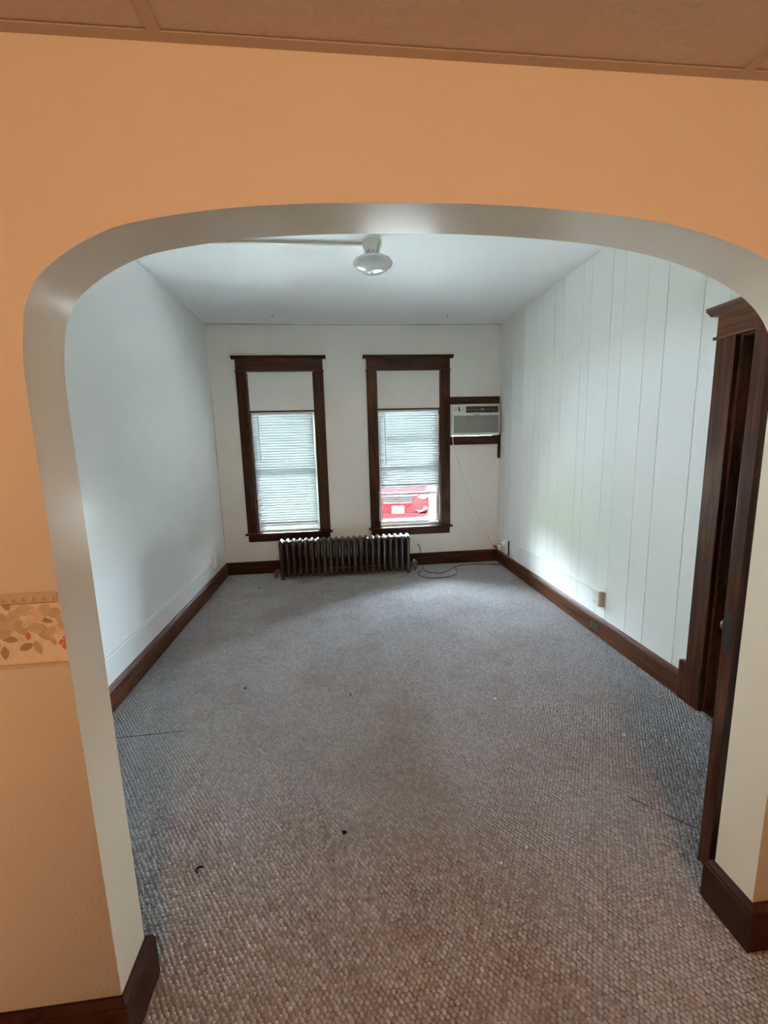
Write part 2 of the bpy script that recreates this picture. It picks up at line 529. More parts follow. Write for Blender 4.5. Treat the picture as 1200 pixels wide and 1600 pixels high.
tag(g.build('wall_arch', ['peach', 'reveal', 'wall'], origin=(0, 0, 0)), 'cream wall with a wide flattened archway through it', 'wall', kind='structure')

# near room shell (behind and beside the camera)
g = MB().box(FX0, FX1, FY0, YA, HF, HF + 0.1)
ceil2 = tag(g.build('ceiling_near', 'tile', origin=(0, 0, 0)), 'low textured tile ceiling in front of the arch', 'ceiling', kind='structure')
tr = MB().prism([(0, 0), (0.021, 0), (0.021, 0.0025), (0.003, 0.004), (0.003, 0.03), (0, 0.03)],
                lambda a, b, h: (h, YA - a, HF - 0.004 + b), FX0, FX1).build('wall_track', 'track', ceil2)
for x in (-0.30, 0.872):
    MB().box(x - 0.012, x + 0.012, FY0, YA - 0.021, HF - 0.004, HF).build('cross_track', 'track', ceil2)
g = MB().box(FX0 - 0.15, FX0, FY0 - 0.15, YA, -0.12, HF + 0.1)
tag(g.build('wall_near_left', 'peach', origin=(0, 0, 0)), 'cream side wall of the near room, left of the camera', 'wall', kind='structure')
g = MB().box(FX1, FX1 + 0.15, FY0 - 0.15, YA, -0.12, HF + 0.1)
tag(g.build('wall_near_right', 'peach', origin=(0, 0, 0)), 'cream side wall of the near room, right of the camera', 'wall', kind='structure')
g = MB().box(FX0, FX1, FY0 - 0.15, FY0, -0.12, HF + 0.1)
tag(g.build('wall_near_back', 'peach', origin=(0, 0, 0)), 'cream wall of the near room behind the camera', 'wall', kind='structure')

# right wall: backing with the doorway, and painted panelling boards on it
DY0, DY1, DZ = 1.205, 1.985, 2.025              # doorway
PT = 0.010
g = MB()
g.box(XR + PT, XR + 0.13, DY1, D + 0.22, -0.12, H)
g.box(XR + PT, XR + 0.13, YB, DY0, -0.12, H)
g.box(XR + PT, XR + 0.13, DY0, DY1, DZ, H)
wr = tag(g.build('wall_right', 'groove', origin=(0, 0, 0)), 'white grooved panelling on the right wall', 'wall', kind='structure')
edges = [D, 4.955, 4.776, 4.470, 4.199, 4.068, 3.841, 3.683, 3.391, 3.274, 3.022, 2.884, 2.658, 2.485, 2.218, 2.055]
for a, b in zip(edges[:-1], edges[1:]):
    MB().box(XR, XR + PT, b + 0.0021, a - 0.0021, 0.0, H - 0.004, b=0.0013).build('panel_board', 'panel', wr)
for a, b in ((2.055, 1.79), (1.79, 1.59), (1.59, 1.36), (1.36, 1.205)):
    MB().box(XR, XR + PT, b + 0.0021, a - 0.0021, DZ + 0.02, H - 0.004, b=0.0013).build('panel_board', 'panel', wr)
MB().box(XR, XR + PT, YB, 1.2036, 0, H - 0.004, b=0.0013).build('panel_board', 'panel', wr)
MB().box(XR, XR + PT, DY1 + 0.02, 2.0536, 0, DZ + 0.02).build('panel_board', 'panel', wr)

# dim room behind the doorway
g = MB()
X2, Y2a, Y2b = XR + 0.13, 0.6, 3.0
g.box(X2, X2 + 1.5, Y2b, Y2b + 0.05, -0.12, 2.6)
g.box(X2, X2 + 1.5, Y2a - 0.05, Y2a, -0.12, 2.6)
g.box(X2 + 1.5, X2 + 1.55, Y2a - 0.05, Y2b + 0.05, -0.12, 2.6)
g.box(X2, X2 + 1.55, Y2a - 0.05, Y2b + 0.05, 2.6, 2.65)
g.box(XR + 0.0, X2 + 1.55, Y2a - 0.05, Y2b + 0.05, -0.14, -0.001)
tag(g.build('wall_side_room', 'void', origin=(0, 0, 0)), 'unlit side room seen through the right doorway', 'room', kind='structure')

# ------------------------------------------------------------------ baseboards
BPROF = [(0, 0), (0.020, 0), (0.020, 0.128), (0.017, 0.134), (0.017, 0.140), (0.009, 0.150), (0.006, HB), (0, HB)]
g = MB().prism(BPROF, lambda a, b, h: (XL + a, h, b), YB, D)
tag(g.build('baseboard_left', 'woody', origin=(0, 0, 0)), 'dark stained baseboard along the left wall', 'baseboard', kind='structure')
g = MB().prism(BPROF, lambda a, b, h: (h, D - a, b), XL, XR)
tag(g.build('baseboard_back', 'woodx', origin=(0, 0, 0)), 'dark stained baseboard under the two windows', 'baseboard', kind='structure')
g = MB().prism(BPROF, lambda a, b, h: (XR - a, h, b), 2.131, D)
tag(g.build('baseboard_right', 'woody', origin=(0, 0, 0)), 'dark stained baseboard under the grooved panelling', 'baseboard', kind='structure')
def jamb_base(name, label, jx, s, xout, xin):
    """s = +1: opening lies towards +x of the jamb. Wraps near face, reveal and far face."""
    g = MB()
    n = len(BPROF)
    ring = []
    # path corners: near face outer end, near corner, far corner, far face outer end
    def corner(a, kind):
        if kind == 0: return (xout, YA - a)
        if kind == 1: return (jx + s * a, YA - a)
        if kind == 2: return (jx + s * a, YB + a)
        return (xin, YB + a)
    vs, fs = [], []
    for k in range(4):
        for a, b in BPROF:
            x, y = corner(a, k)
            vs.append((x, y, b))
    for k in range(3):
        for i in range(n):
            j = (i + 1) % n
            fs.append((k * n + i, k * n + j, (k + 1) * n + j, (k + 1) * n + i))
    fs += [tuple(range(n)), tuple(3 * n + i for i in range(n))]
    g.add(vs, fs)
    tag(g.build(name, 'woodb', origin=(0, 0, 0)), label, 'baseboard', kind='structure')
jamb_base('baseboard_arch_left', 'dark baseboard wrapping the left foot of the arch', JL, 1, FX0, XL + 0.021)
jamb_base('baseboard_arch_right', 'dark baseboard wrapping the right foot of the arch', JR, -1, FX1, XR - 0.035)

# ------------------------------------------------------------------ windows
def window(name, x0, x1, label, bars, vinyl_right):
    c = thing(name, ((x0 + x1) / 2, D, 0.4), label, 'window', kind='structure')
    cw = 0.115
    yf = D - 0.022
    for a, b in ((x0 - cw, x0), (x1, x1 + cw)):
        MB().box(a, b, yf, D + 0.0, 0.508, 2.385, b=0.003).build('side_casing', 'woodz', c)
    hc = MB().box(x0 - cw + 0.003, x1 + cw - 0.003, yf - 0.004, D, 2.388, 2.515, b=0.003).build('head_casing', 'woodx', c)
    MB().box(x0 - cw - 0.008, x1 + cw + 0.008, yf - 0.010, D, 2.376, 2.390, b=0.003).build('fillet', 'woodx', hc)
    MB().prism([(0, 2.513), (0.030, 2.513), (0.036, 2.520), (0.058, 2.534), (0.060, 2.547), (0, 2.547)],
               lambda a, b, h: (h, D - a, b), x0 - cw - 0.036, x1 + cw + 0.036).build('cornice', 'woodx', c)
    MB().box(x0 - cw - 0.026, x1 + cw + 0.026, D - 0.055, D + 0.04, 0.483, 0.507, b=0.006).build('stool', 'woodx', c)
    MB().box(x0 - cw + 0.004, x1 + cw - 0.004, D - 0.020, D, 0.400, 0.484, b=0.003).build('apron', 'woodx', c)
    # jamb linings
    for a, b in ((x0, x0 + 0.012), (x1 - 0.012, x1)):
        MB().box(a, b, D + 0.001, D + 0.20, 0.508, WZ1 - 0.001).build('jamb_lining', 'woodz', c)
    # boarded-over upper part, painted like the wall, with a dark strip under it
    MB().box(x0 + 0.012, x1 - 0.012, D + 0.002, D + 0.022, 1.945, WZ1 - 0.001).build('filler_panel', 'wallback', c)
    MB().box(x0 + 0.012, x1 - 0.012, D + 0.000, D + 0.19, 1.930, 1.944).build('dark_strip', 'woodx', c)
    # white replacement window behind the blind
    a0, a1, f0, f1 = x0 + 0.012, x1 - 0.012, D + 0.075, D + 0.135
    fr = MB()
    fr.box(a0, a0 + 0.032, f0, f1, 0.530, 1.930); fr.box(a1 - 0.032, a1, f0, f1, 0.530, 1.930)
    fr.box(a0 + 0.032, a1 - 0.032, f0, f1, 1.890, 1.930)
    fr.build('window_frame', 'vinyl', c)
    MB().box(a0, a1, D + 0.040, D + 0.21, 0.500, 0.530, b=0.004).build('sill', 'vinyl', c)
    MB().box(a0 + 0.032, a1 - 0.032, f0 + 0.005, f0 + 0.03, 0.530, 0.566, b=0.003).build('bottom_rail', 'vinyl', c)
    for z, hgt, mat in bars:
        MB().box(a0 + 0.020, a1 - 0.020, f0 + 0.004, f0 + 0.032, z - hgt / 2, z + hgt / 2, b=0.003).build('sash_rail', mat, c)
    zs = [0.566] + sorted(z for z, _, _ in bars) + [1.890]
    hh = {z: hgt / 2 for z, hgt, _ in bars}
    for z0, z1 in zip(zs[:-1], zs[1:]):
        MB().box(a0 + 0.032, a1 - 0.032, f0 + 0.016, f0 + 0.019, z0 + hh.get(z0, 0), z1 - hh.get(z1, 0)).build('glass_pane', 'glass', c)
    return c
window('window_1', *WIN[0], 'dark-framed window with its blind fully down, nearer the left wall', [(1.205, 0.045, 'vinyl')], True)
window('window_2', *WIN[1], 'dark-framed window with its blind partly raised, beside the air conditioner', [(1.555, 0.030, 'vinyl'), (1.200, 0.040, 'vinyl'), (0.905, 0.030, 'alu')], False)

sw = thing('window_3', (XL, (SW[0] + SW[1]) / 2, 0.5), 'small dark-framed high window in the left wall just behind the arch pier', 'window', kind='structure')
for a, b in ((SW[0] - 0.115, SW[0]), (SW[1], SW[1] + 0.115)):
    MB().box(XL, XL + 0.022, a, b, SW[2], SW[3] + 0.005, b=0.003).build('side_casing', 'woodz', sw)
MB().box(XL, XL + 0.026, SW[0] - 0.112, SW[1] + 0.112, SW[3] + 0.007, SW[3] + 0.135, b=0.003).build('head_casing', 'woody', sw)
MB().box(XL, XL + 0.058, SW[0] - 0.148, SW[1] + 0.148, SW[3] + 0.136, SW[3] + 0.162, b=0.004).build('cornice', 'woody', sw)
MB().box(XL - 0.04, XL + 0.055, SW[0] - 0.14, SW[1] + 0.14, SW[2] - 0.024, SW[2] - 0.001, b=0.005).build('stool', 'woody', sw)
MB().box(XL, XL + 0.020, SW[0] - 0.11, SW[1] + 0.11, SW[2] - 0.108, SW[2] - 0.025, b=0.003).build('apron', 'woody', sw)
fr = MB()
for a, b in ((SW[0], SW[0] + 0.035), (SW[1] - 0.035, SW[1])):
    fr.box(XL - 0.11, XL - 0.06, a, b, SW[2], SW[3])
for a, b in ((SW[2], SW[2] + 0.04), (SW[3] - 0.04, SW[3])):
    fr.box(XL - 0.11, XL - 0.06, SW[0] + 0.035, SW[1] - 0.035, a, b)
fr.build('window_frame', 'vinyl', sw)
for a, b in ((SW[2] + 0.04, SW[3] - 0.04),):
    MB().box(XL - 0.087, XL - 0.084, SW[0] + 0.035, SW[1] - 0.035, a, b).build('glass_pane', 'glass', sw)

def blind(x0, x1, zb, label, wand_z, mid):
    zt = 1.926
    yb = D + 0.038
    c = thing('mini_blind', ((x0 + x1) / 2, yb, zb), label, 'blind', 'white slatted blinds in the two windows')
    MB().box(x0, x1, yb - 0.014, yb + 0.014, zt - 0.026, zt, b=0.003).build('headrail', 'vinyl', c)
    MB().box(x0, x1, yb - 0.012, yb + 0.012, zb, zb + 0.016, b=0.004).build('bottom_rail', 'vinyl', c)
    pitch, wd, ang = 0.0305, 0.0580, math.radians(SLAT_TILT)
    z = zb + 0.016 + 0.55 * pitch
    first = None
    z0 = z
    while z < zt - 0.020:
        if first is None:
            g = MB()
            m = 5
            prof = []
            for k in range(m):
                t = (k / (m - 1) - 0.5) * wd
                bow = 0.0055 * (1 - (2 * t / wd) ** 2)
                prof.append((t, bow))
            poly = prof + [(t, b - 0.0008) for t, b in reversed(prof)]
            # t runs from the room side (negative) to the glass side (positive): room edge up
            fn = lambda a, b, h: (h, yb + a * math.cos(ang) + b * math.sin(ang), z0 - a * math.sin(ang) + b * math.cos(ang))
            g.prism(poly, fn, x0 + 0.003, x1 - 0.003)
            first = g.build('slat', 'slat', c)
        else:
            copy_part(first, dz=z - z0)
        z += pitch
    for x in (x0 + 0.09, mid, x1 - 0.09):
        MB().tube([(x, yb - 0.0185, zb + 0.012), (x, yb - 0.0185, zt - 0.02)], 0.0010, 5).build('ladder_cord', 'cordw', c)
    MB().tube([(x0 + 0.075, yb - 0.026, zt - 0.03), (x0 + 0.080, yb - 0.028, wand_z)], 0.0036, 6).build('tilt_wand', 'wand', c)
    return c
SLAT_TILT = 44
blind(WIN[0][0] + 0.014, WIN[0][1] - 0.032, 0.575, 'white slatted blind let down to the sill', 1.36, -0.66)
blind(WIN[1][0] + 0.016, WIN[1][1] - 0.022, 0.985, 'white slatted blind raised above the view of the red car', 1.28, 0.80)
o = MB().box(1.085, 1.20, D + 0.012, D + 0.036, 0.5305, 0.550, b=0.004).build('sill_strip', 'vinyl')
tag(o, 'small white strip lying on the sill below the raised blind', 'strip')

# ------------------------------------------------------------------ doorway on the right and its open door
dr = thing('door_1', (XR, (DY0 + DY1) / 2, 0), 'dark doorway with heavy wooden casing in the right wall', 'doorway', kind='structure')
xf = XR - 0.026
MB().box(xf, XR + 0.0, DY1 - 0.004, 2.090, 0.236, 2.022, b=0.003).build('side_casing', 'doorwood', dr)
MB().box(xf - 0.006, XR, DY1 - 0.008, 2.130, 0, 0.238, b=0.003).build('plinth_block', 'doorwood', dr)
MB().box(xf, XR + 0.0, 1.100, DY0 + 0.004, 0.0, 2.022, b=0.003).build('side_casing', 'doorwood', dr)
hc = MB().box(xf - 0.004, XR, 1.098, 2.088, 2.030, 2.140, b=0.003).build('head_casing', 'woody', dr)
MB().box(xf - 0.010, XR, 1.092, 2.104, 2.018, 2.032, b=0.003).build('fillet', 'woody', hc)
MB().prism([(0, 2.138), (0.034, 2.138), (0.042, 2.146), (0.062, 2.160), (0.066, 2.176), (0, 2.176)],
           lambda a, b, h: (XR - a, h, b), 1.075, 2.128).build('cornice', 'woody', dr)
for a, b in ((DY1 - 0.018, DY1), (DY0, DY0 + 0.018)):
    MB().box(XR + 0.002, XR + 0.13, a, b, 0, DZ - 0.018).build('jamb_lining', 'doorwood', dr)
MB().box(XR + 0.002, XR + 0.13, DY0, DY1, DZ - 0.018, DZ).build('head_lining', 'woody', dr)
MB().box(XR + 0.002, XR + 0.13, DY0 + 0.018, DY1 - 0.018, -0.001, 0.012, b=0.004).build('threshold', 'doorwood', dr)

DX0, DX1, DA, DB = 1.236, 1.938, 1.152, 1.196       # open leaf, standing parallel to the arch wall
dl = thing('panel_door', ((DX0 + DX1) / 2, (DA + DB) / 2, 0.015), 'dark wooden panel door standing open behind the right arch jamb', 'door')
for a, b in ((DX0, DX0 + 0.11), (DX1 - 0.11, DX1)):
    MB().box(a, b, DA, DB, 0.015, 2.0, b=0.002).build('stile', 'doorwood', dl)
rails = [(0.015, 0.23), (0.52, 0.62), (0.90, 1.00), (1.28, 1.38), (1.63, 1.73), (1.89, 2.0)]
for a, b in rails:
    MB().box(DX0 + 0.11, DX1 - 0.11, DA, DB, a, b).build('rail', 'woodx', dl)
for (a, b), (c_, d_) in zip(rails[:-1], rails[1:]):
    MB().box(DX0 + 0.11, DX1 - 0.11, DA + 0.014, DB - 0.014, b, c_).build('door_panel', 'woodx', dl)
kn = MB()
kz = 0.90
for s, yy in ((1, DB), (-1, DA)):
    kn.lathe([(0.0, 0), (0.026, 0), (0.026, s * 0.004), (0.010, s * 0.008), (0.009, s * 0.016), (0.020, s * 0.022), (0.025, s * 0.031), (0.022, s * 0.040), (0.010, s * 0.045), (0, s * 0.046)],
             (DX0 + 0.052, yy, kz), 'y', 18)
kn.build('knob', 'bronze', dl, 'dull metal door knob')
MB().box(DX0 - 0.001, DX0 + 0.002, DA + 0.010, DB - 0.010, kz - 0.07, kz + 0.07).build('latch_plate', 'dark', dl)
for z in (0.25, 1.75):
    MB().lathe([(0.006, -0.05), (0.006, 0.05)], (DX1 + 0.006, DB + 0.002, z), 'z', 10).build('hinge', 'bronze', dl)

# ------------------------------------------------------------------ radiator
RX0, NS, RP = -0.752, 22, 0.0702
RY0, RY1, RZ = 4.790, 4.985, 0.468
rad = thing('radiator', (RX0 + NS * RP / 2, (RY0 + RY1) / 2, 0), 'dark bronze cast iron column radiator under the windows', 'radiator')
def section_mesh(xc):
    g = MB()
    hw = 0.030
    # top and bottom headers: rounded humps running from front to back
    def header(zlo, zhi, arch):
        N, K = 12, 10
        vs, fs = [], []
        for i in range(N + 1):
            t = i / N
            e = math.sin(math.pi * t) ** 0.45 if 0 < t < 1 else 0.0
            y = RY0 + (RY1 - RY0) * (0.5 - 0.5 * math.cos(math.pi * t))
            zc = (zlo + zhi) / 2
            for k in range(K):
                a = 2 * math.pi * k / K
                vs.append((xc + hw * (0.25 + 0.75 * e) * math.cos(a), y, zc + (zhi - zlo) / 2 * (0.30 + 0.70 * e) * math.sin(a) - arch * (1 - e)))
        for i in range(N):
            for k in range(K):
                fs.append((i * K + k, i * K + (k + 1) % K, (i + 1) * K + (k + 1) % K, (i + 1) * K + k))
        fs += [tuple(range(K)), tuple(N * K + k for k in range(K))]
        g.add(vs, fs, 0, True)
    header(0.385, RZ, 0.030)
    header(0.020, 0.110, -0.01)
    # three columns, the outer ones with a narrow nose
    for yc, ry, rx in ((RY0 + 0.028, 0.028, 0.029), ((RY0 + RY1) / 2, 0.026, 0.036), (RY1 - 0.028, 0.028, 0.040)):
        K = 10
        vs, fs = [], []
        for z, s in ((0.045, 0.9), (0.100, 0.95), (0.16, 0.78), (0.27, 0.74), (0.37, 0.80), (0.42, 0.95)):
            for k in range(K):
                a = 2 * math.pi * k / K
                vs.append((xc + rx * s * math.cos(a), yc + ry * math.sin(a), z))
        for i in range(5):
            for k in range(K):
                fs.append((i * K + k, i * K + (k + 1) % K, (i + 1) * K + (k + 1) % K, (i + 1) * K + k))
        g.add(vs, fs, 0, True)
    return g
sec0 = section_mesh(RX0 + RP / 2).build('section', 'iron', rad)
for k in range(1, NS):
    copy_part(sec0, dx=k * RP)
for z in (0.090, 0.425):
    MB().tube([(RX0 + 0.02, (RY0 + RY1) / 2, z), (RX0 + NS * RP - 0.02, (RY0 + RY1) / 2, z)], 0.022, 10).build('connecting_nipple', 'iron', rad)
for xc in (RX0 + RP / 2, RX0 + (NS - 0.5) * RP):
    for yc in (RY0 + 0.03, RY1 - 0.03):
        MB().tube([(xc, yc, 0.0), (xc, yc, 0.03), (xc, yc, 0.09)], [0.026, 0.017, 0.022], 10).build('foot', 'iron', rad)
g = MB()
xe, yv = RX0 + NS * RP, RY0 + 0.115
g.tube([(xe - 0.02, yv, 0.085), (xe + 0.030, yv, 0.085)], 0.016, 10)
g.lathe([(0.012, -0.085), (0.020, -0.04), (0.034, -0.02), (0.040, 0.005), (0.036, 0.03), (0.020, 0.045), (0.012, 0.05)], (xe + 0.058, yv, 0.085), 'z', 16)
g.build('supply_valve', 'brass', rad, 'round dull metal valve')
g = MB()
g.tube([(RX0 + 0.02, yv, 0.085), (RX0 - 0.035, yv, 0.085), (RX0 - 0.05, yv, 0.075), (RX0 - 0.055, yv, 0.0)], [0.020, 0.024, 0.026, 0.022], 10)
g.build('return_elbow', 'brass', rad)
MB().tube([(xe - 0.012, RY0 + 0.03, 0.425), (xe + 0.018, RY0 + 0.03, 0.427), (xe + 0.026, RY0 + 0.03, 0.43)], [0.005, 0.006, 0.004], 8).build('bleed_valve', 'metal', rad)

# ------------------------------------------------------------------ air conditioner in the wall
ac = thing('air_conditioner', (1.64, D, 1.60), 'white through-wall air conditioner beside the right-hand window', 'air conditioner')
AF = D - 0.135
MB().box(AC[0] + 0.004, AC[1] - 0.004, D - 0.055, D + 0.42, AC[2] + 0.004, AC[3] - 0.004).build('cabinet', 'alu', ac)
fl = MB()
fl.box(1.347, 1.950, D - 0.024, D - 0.0005, 1.968, 1.977); fl.box(1.347, 1.360, D - 0.024, D - 0.0005, 1.60, 1.968); fl.box(1.937, 1.950, D - 0.024, D - 0.0005, 1.60, 1.968)
fl.build('sleeve_flange', 'acw', ac)
ax0, ax1, az0, az1 = 1.337, 1.922, 1.601, 1.957
bz = MB()
# bezel ring built around the recessed grille and vent
bz.box(ax0, ax0 + 0.020, AF, D - 0.05, az0, az1, b=0.005)
bz.box(ax1 - 0.014, ax1, AF, D - 0.05, az0, az1, b=0.005)
bz.box(ax0 + 0.012, ax1 - 0.008, AF, D - 0.05, az1 - 0.014, az1, b=0.004)
bz.box(ax0 + 0.012, ax1 - 0.008, AF, D - 0.05, az0, az0 + 0.032, b=0.006)
bz.box(ax0 + 0.012, ax1 - 0.008, AF, D - 0.05, 1.836, 1.868, b=0.004)
bz.box(ax0 + 0.012, 1.508, AF, D - 0.05, 1.860, az1 - 0.008, b=0.003)
bz.build('front_bezel', 'acw', ac)
gr = MB().box(ax0 + 0.018, ax1 - 0.012, AF + 0.010, D - 0.06, az0 + 0.028, 1.842).build('intake_grille', 'acg', ac)
z = az0 + 0.036
first = None
while z < 1.834:
    if first is None:
        zz0 = z
        first = MB().box(ax0 + 0.019, ax1 - 0.013, AF + 0.005, AF + 0.0105, z, z + 0.0045).build('grille_slat', 'acg', gr)
    else:
        copy_part(first, dz=z - zz0)
    z += 0.0092
for x in (1.52, 1.63, 1.76):
    MB().box(x, x + 0.004, AF + 0.003, AF + 0.0105, az0 + 0.030, 1.838).build('grille_rib', 'acg', gr)
vt = MB().box(1.506, ax1 - 0.012, AF + 0.035, D - 0.06, 1.866, az1 - 0.012).build('outlet_vent', 'acd', ac)
for x in [1.506 + 0.036 * k for k in range(1, 11)]:
    MB().box(x, x + 0.004, AF + 0.012, AF + 0.036, 1.868, az1 - 0.014).build('louvre', 'acl', vt)
MB().box(1.508, ax1 - 0.014, AF + 0.006, AF + 0.012, 1.902, 1.906).build('louvre', 'acg', vt)
MB().box(1.70, 1.722, AF + 0.004, AF + 0.012, 1.898, 1.914).build('louvre_tab', 'acw', vt)
MB().box(1.60, 1.67, AF - 0.003, AF + 0.002, 1.838, 1.852, b=0.002).build('badge', 'acg', ac)
cpn = MB().box(ax0 + 0.024, 1.500, AF - 0.0015, AF + 0.001, 1.872, az1 - 0.010).build('control_panel', 'acw', ac)
for (x, z, w_, h_) in ((1.376, 1.920, 0.016, 0.012), (1.376, 1.893, 0.016, 0.012), (1.466, 1.920, 0.020, 0.012), (1.470, 1.893, 0.016, 0.012), (1.440, 1.893, 0.010, 0.012)):
    MB().box(x, x + w_, AF - 0.004, AF - 0.001, z, z + h_, b=0.001).build('button', 'acg', cpn)
MB().box(1.415, 1.431, AF - 0.003, AF - 0.001, 1.885, 1.935).build('display', 'dark', cpn)
for x in (1.392, 1.404):
    MB().box(x, x + 0.010, AF - 0.003, AF - 0.001, 1.883, 1.896).build('indicator', 'plate', cpn)

for z0, z1, nm, x1_ in ((1.978, 2.066, 'over', 1.962), (1.494, 1.598, 'under', 1.952)):
    o = MB().box(1.347, x1_, D - 0.020, D - 0.0005, z0, z1, b=0.003).build('trim_board', 'woodx')
    tag(o, f'dark stained board on the back wall just {nm} the air conditioner', 'trim', kind='structure')
for i, o in enumerate([q for q in COL.objects if q.name.startswith('trim_board')]):
    o.name = f'trim_{i + 1}'
o = MB().box(1.949, XR - 0.0005, D - 0.045, D - 0.001, 1.322, 1.62, b=0.003).build('corner_strip', 'woodz')
tag(o, 'short dark wooden strip in the corner below the air conditioner', 'strip')

# power cord of the air conditioner, swagged to the corner outlet
path = smooth_path([(1.362, D - 0.06, 1.600), (1.370, D - 0.05, 1.565), (1.386, D - 0.026, 1.49), (1.43, D - 0.012, 1.36), (1.55, D - 0.008, 1.00), (1.70, D - 0.008, 0.62), (1.80, D - 0.010, 0.435), (1.885, D - 0.016, 0.262)], 8)
pc = thing('power_cord', (1.63, D - 0.01, 0.2), 'thin white power cord hanging from the air conditioner to the corner', 'cord')
MB().tube(path, 0.0042, 6).build('cord', 'cordw', pc)
MB().tube([(1.878, D - 0.016, 0.275), (1.892, D - 0.018, 0.247), (1.912, D - 0.024, 0.215)], [0.009, 0.016, 0.012], 8).build('cord_block', 'plate', pc)
MB().tube([(1.910, D - 0.024, 0.217), (1.925, D - 0.036, 0.194), (1.950, D - 0.060, 0.177)], [0.010, 0.017, 0.017], 8).build('warning_tag', 'red', pc, 'bright red tag on the white cord')

# ------------------------------------------------------------------ outlets, raceways
def duplex_on_x(name, x, s, yc, zc, w_, h_, d_, label, mat='plate', gfill='dark', group=None):
    """a box outlet on a wall facing s*x"""
    c = thing(name, (x, yc, zc), label, 'outlet', group)
    MB().box(min(x, x + s * d_), max(x, x + s * d_), yc - w_ / 2, yc + w_ / 2, zc - h_ / 2, zc + h_ / 2, b=0.003).build('cover', mat, c)
    for dz in (-0.25, 0.25):
        f = MB().box(min(x + s * d_, x + s * (d_ + 0.002)), max(x + s * d_, x + s * (d_ + 0.002)), yc - w_ * 0.24, yc + w_ * 0.24, zc + dz * h_ - h_ * 0.14, zc + dz * h_ + h_ * 0.14).build('socket', mat, c)
        for dy in (-0.1, 0.1):
            MB().box(min(x + s * (d_ + 0.001), x + s * (d_ + 0.0026)), max(x + s * (d_ + 0.001), x + s * (d_ + 0.0026)), yc + dy * w_ - 0.0012, yc + dy * w_ + 0.0012, zc + dz * h_ - 0.005, zc + dz * h_ + 0.006).build('slot', gfill, f)
    return c
# left wall
duplex_on_x('outlet_box', XL + 0.0005, 1, 4.635, 0.315, 0.085, 0.135, 0.040, 'white box outlet on the left wall near the radiator')
o = MB().box(XL + 0.0005, XL + 0.014, YB + 0.03, 4.592, 0.313, 0.331, b=0.003).build('cable_raceway', 'plate')
tag(o, 'thin white cable raceway running along the left wall', 'raceway')
# right wall
rb = duplex_on_x('outlet_box', XR - 0.0005, -1, 2.950, 0.312, 0.080, 0.120, 0.042, 'white and tan box outlet at the end of the right raceway')
MB().box(XR - 0.044, XR - 0.001, 2.893, 2.912, 0.256, 0.368, b=0.002).build('side_cover', 'tan', rb, 'tan side of the box')
o = MB().box(XR - 0.016, XR - 0.0005, 2.990, 4.56, 0.338, 0.358, b=0.003).build('cable_raceway', 'plate')
tag(o, 'thin white cable raceway across the grooved panelling', 'raceway')
cb = duplex_on_x('outlet_box', XR - 0.0005, -1, 4.80, 0.265, 0.085, 0.150, 0.040, 'white corner outlet with plugs, under the air conditioner')
MB().box(XR - 0.085, XR - 0.042, 4.782, 4.818, 0.275, 0.318, b=0.005).build('plug', 'plate', cb)
MB().box(XR - 0.080, XR - 0.042, 4.86, 4.90, 0.205, 0.265, b=0.006).build('plug', 'plate', cb)
MB().box(XR - 0.012, XR - 0.001, 4.742, 4.757, 0.165, 0.345).build('side_cover', 'bronze', cb)
# old metal receptacle set into the right baseboard
bo = thing('baseboard_outlet', (XR - 0.020, 2.972, 0.065), 'old bronze receptacle set in the right baseboard', 'outlet')
MB().box(XR - 0.0245, XR - 0.0195, 2.915, 3.030, 0.036, 0.092, b=0.002).build('cover', 'bronze', bo)
for y in (2.948, 2.997):
    f = MB().box(XR - 0.027, XR - 0.024, y - 0.015, y + 0.015, 0.049, 0.079, b=0.001).build('socket', 'dark', bo)
    for dz in (-0.006, 0.0105):
        MB().box(XR - 0.028, XR - 0.0265, y - 0.006, y + 0.006, 0.064 + dz - 0.0012, 0.064 + dz + 0.0012).build('slot', 'metal', f)
# blank plate on the back wall beside the radiator, with the black cable
ob = thing('wall_plate', (0.925, D, 0.23), 'off-white wall plate between the radiator and the corner', 'wall plate')
MB().box(0.888, 0.962, D - 0.006, D - 0.0005, 0.185, 0.300, b=0.002).build('cover', 'plate', ob)
MB().lathe([(0.007, 0), (0.007, -0.012), (0.004, -0.016)], (0.935, D - 0.006, 0.268), 'y', 10).build('cable_nut', 'bronze', ob)
cab = smooth_path([(0.935, D - 0.020, 0.268), (0.945, D - 0.040, 0.24), (0.958, D - 0.055, 0.18), (0.962, D - 0.07, 0.06), (0.965, 4.99, 0.011), (0.950, 4.88, 0.0105), (1.00, 4.76, 0.0105), (1.12, 4.70, 0.0105),
                   (1.25, 4.80, 0.0105), (1.36, 4.915, 0.0105), (1.48, 4.985, 0.0105), (1.66, 4.975, 0.0105), (1.86, 4.93, 0.0105), (1.93, 4.90, 0.0105)], 7)
cab2 = smooth_path([(1.335, 4.92, 0.0105), (1.345, 4.80, 0.0105), (1.28, 4.62, 0.0105), (1.13, 4.545, 0.0105), (0.97, 4.545, 0.0105), (0.87, 4.64, 0.0105), (0.862, 4.76, 0.0105), (0.915, 4.83, 0.0105)], 8)
o = MB().tube(cab, 0.0045, 6).tube(cab2, 0.0045, 6).build('coaxial_cable', 'cable')
tag(o, 'black cable looping over the carpet from the wall plate to the corner', 'cable')

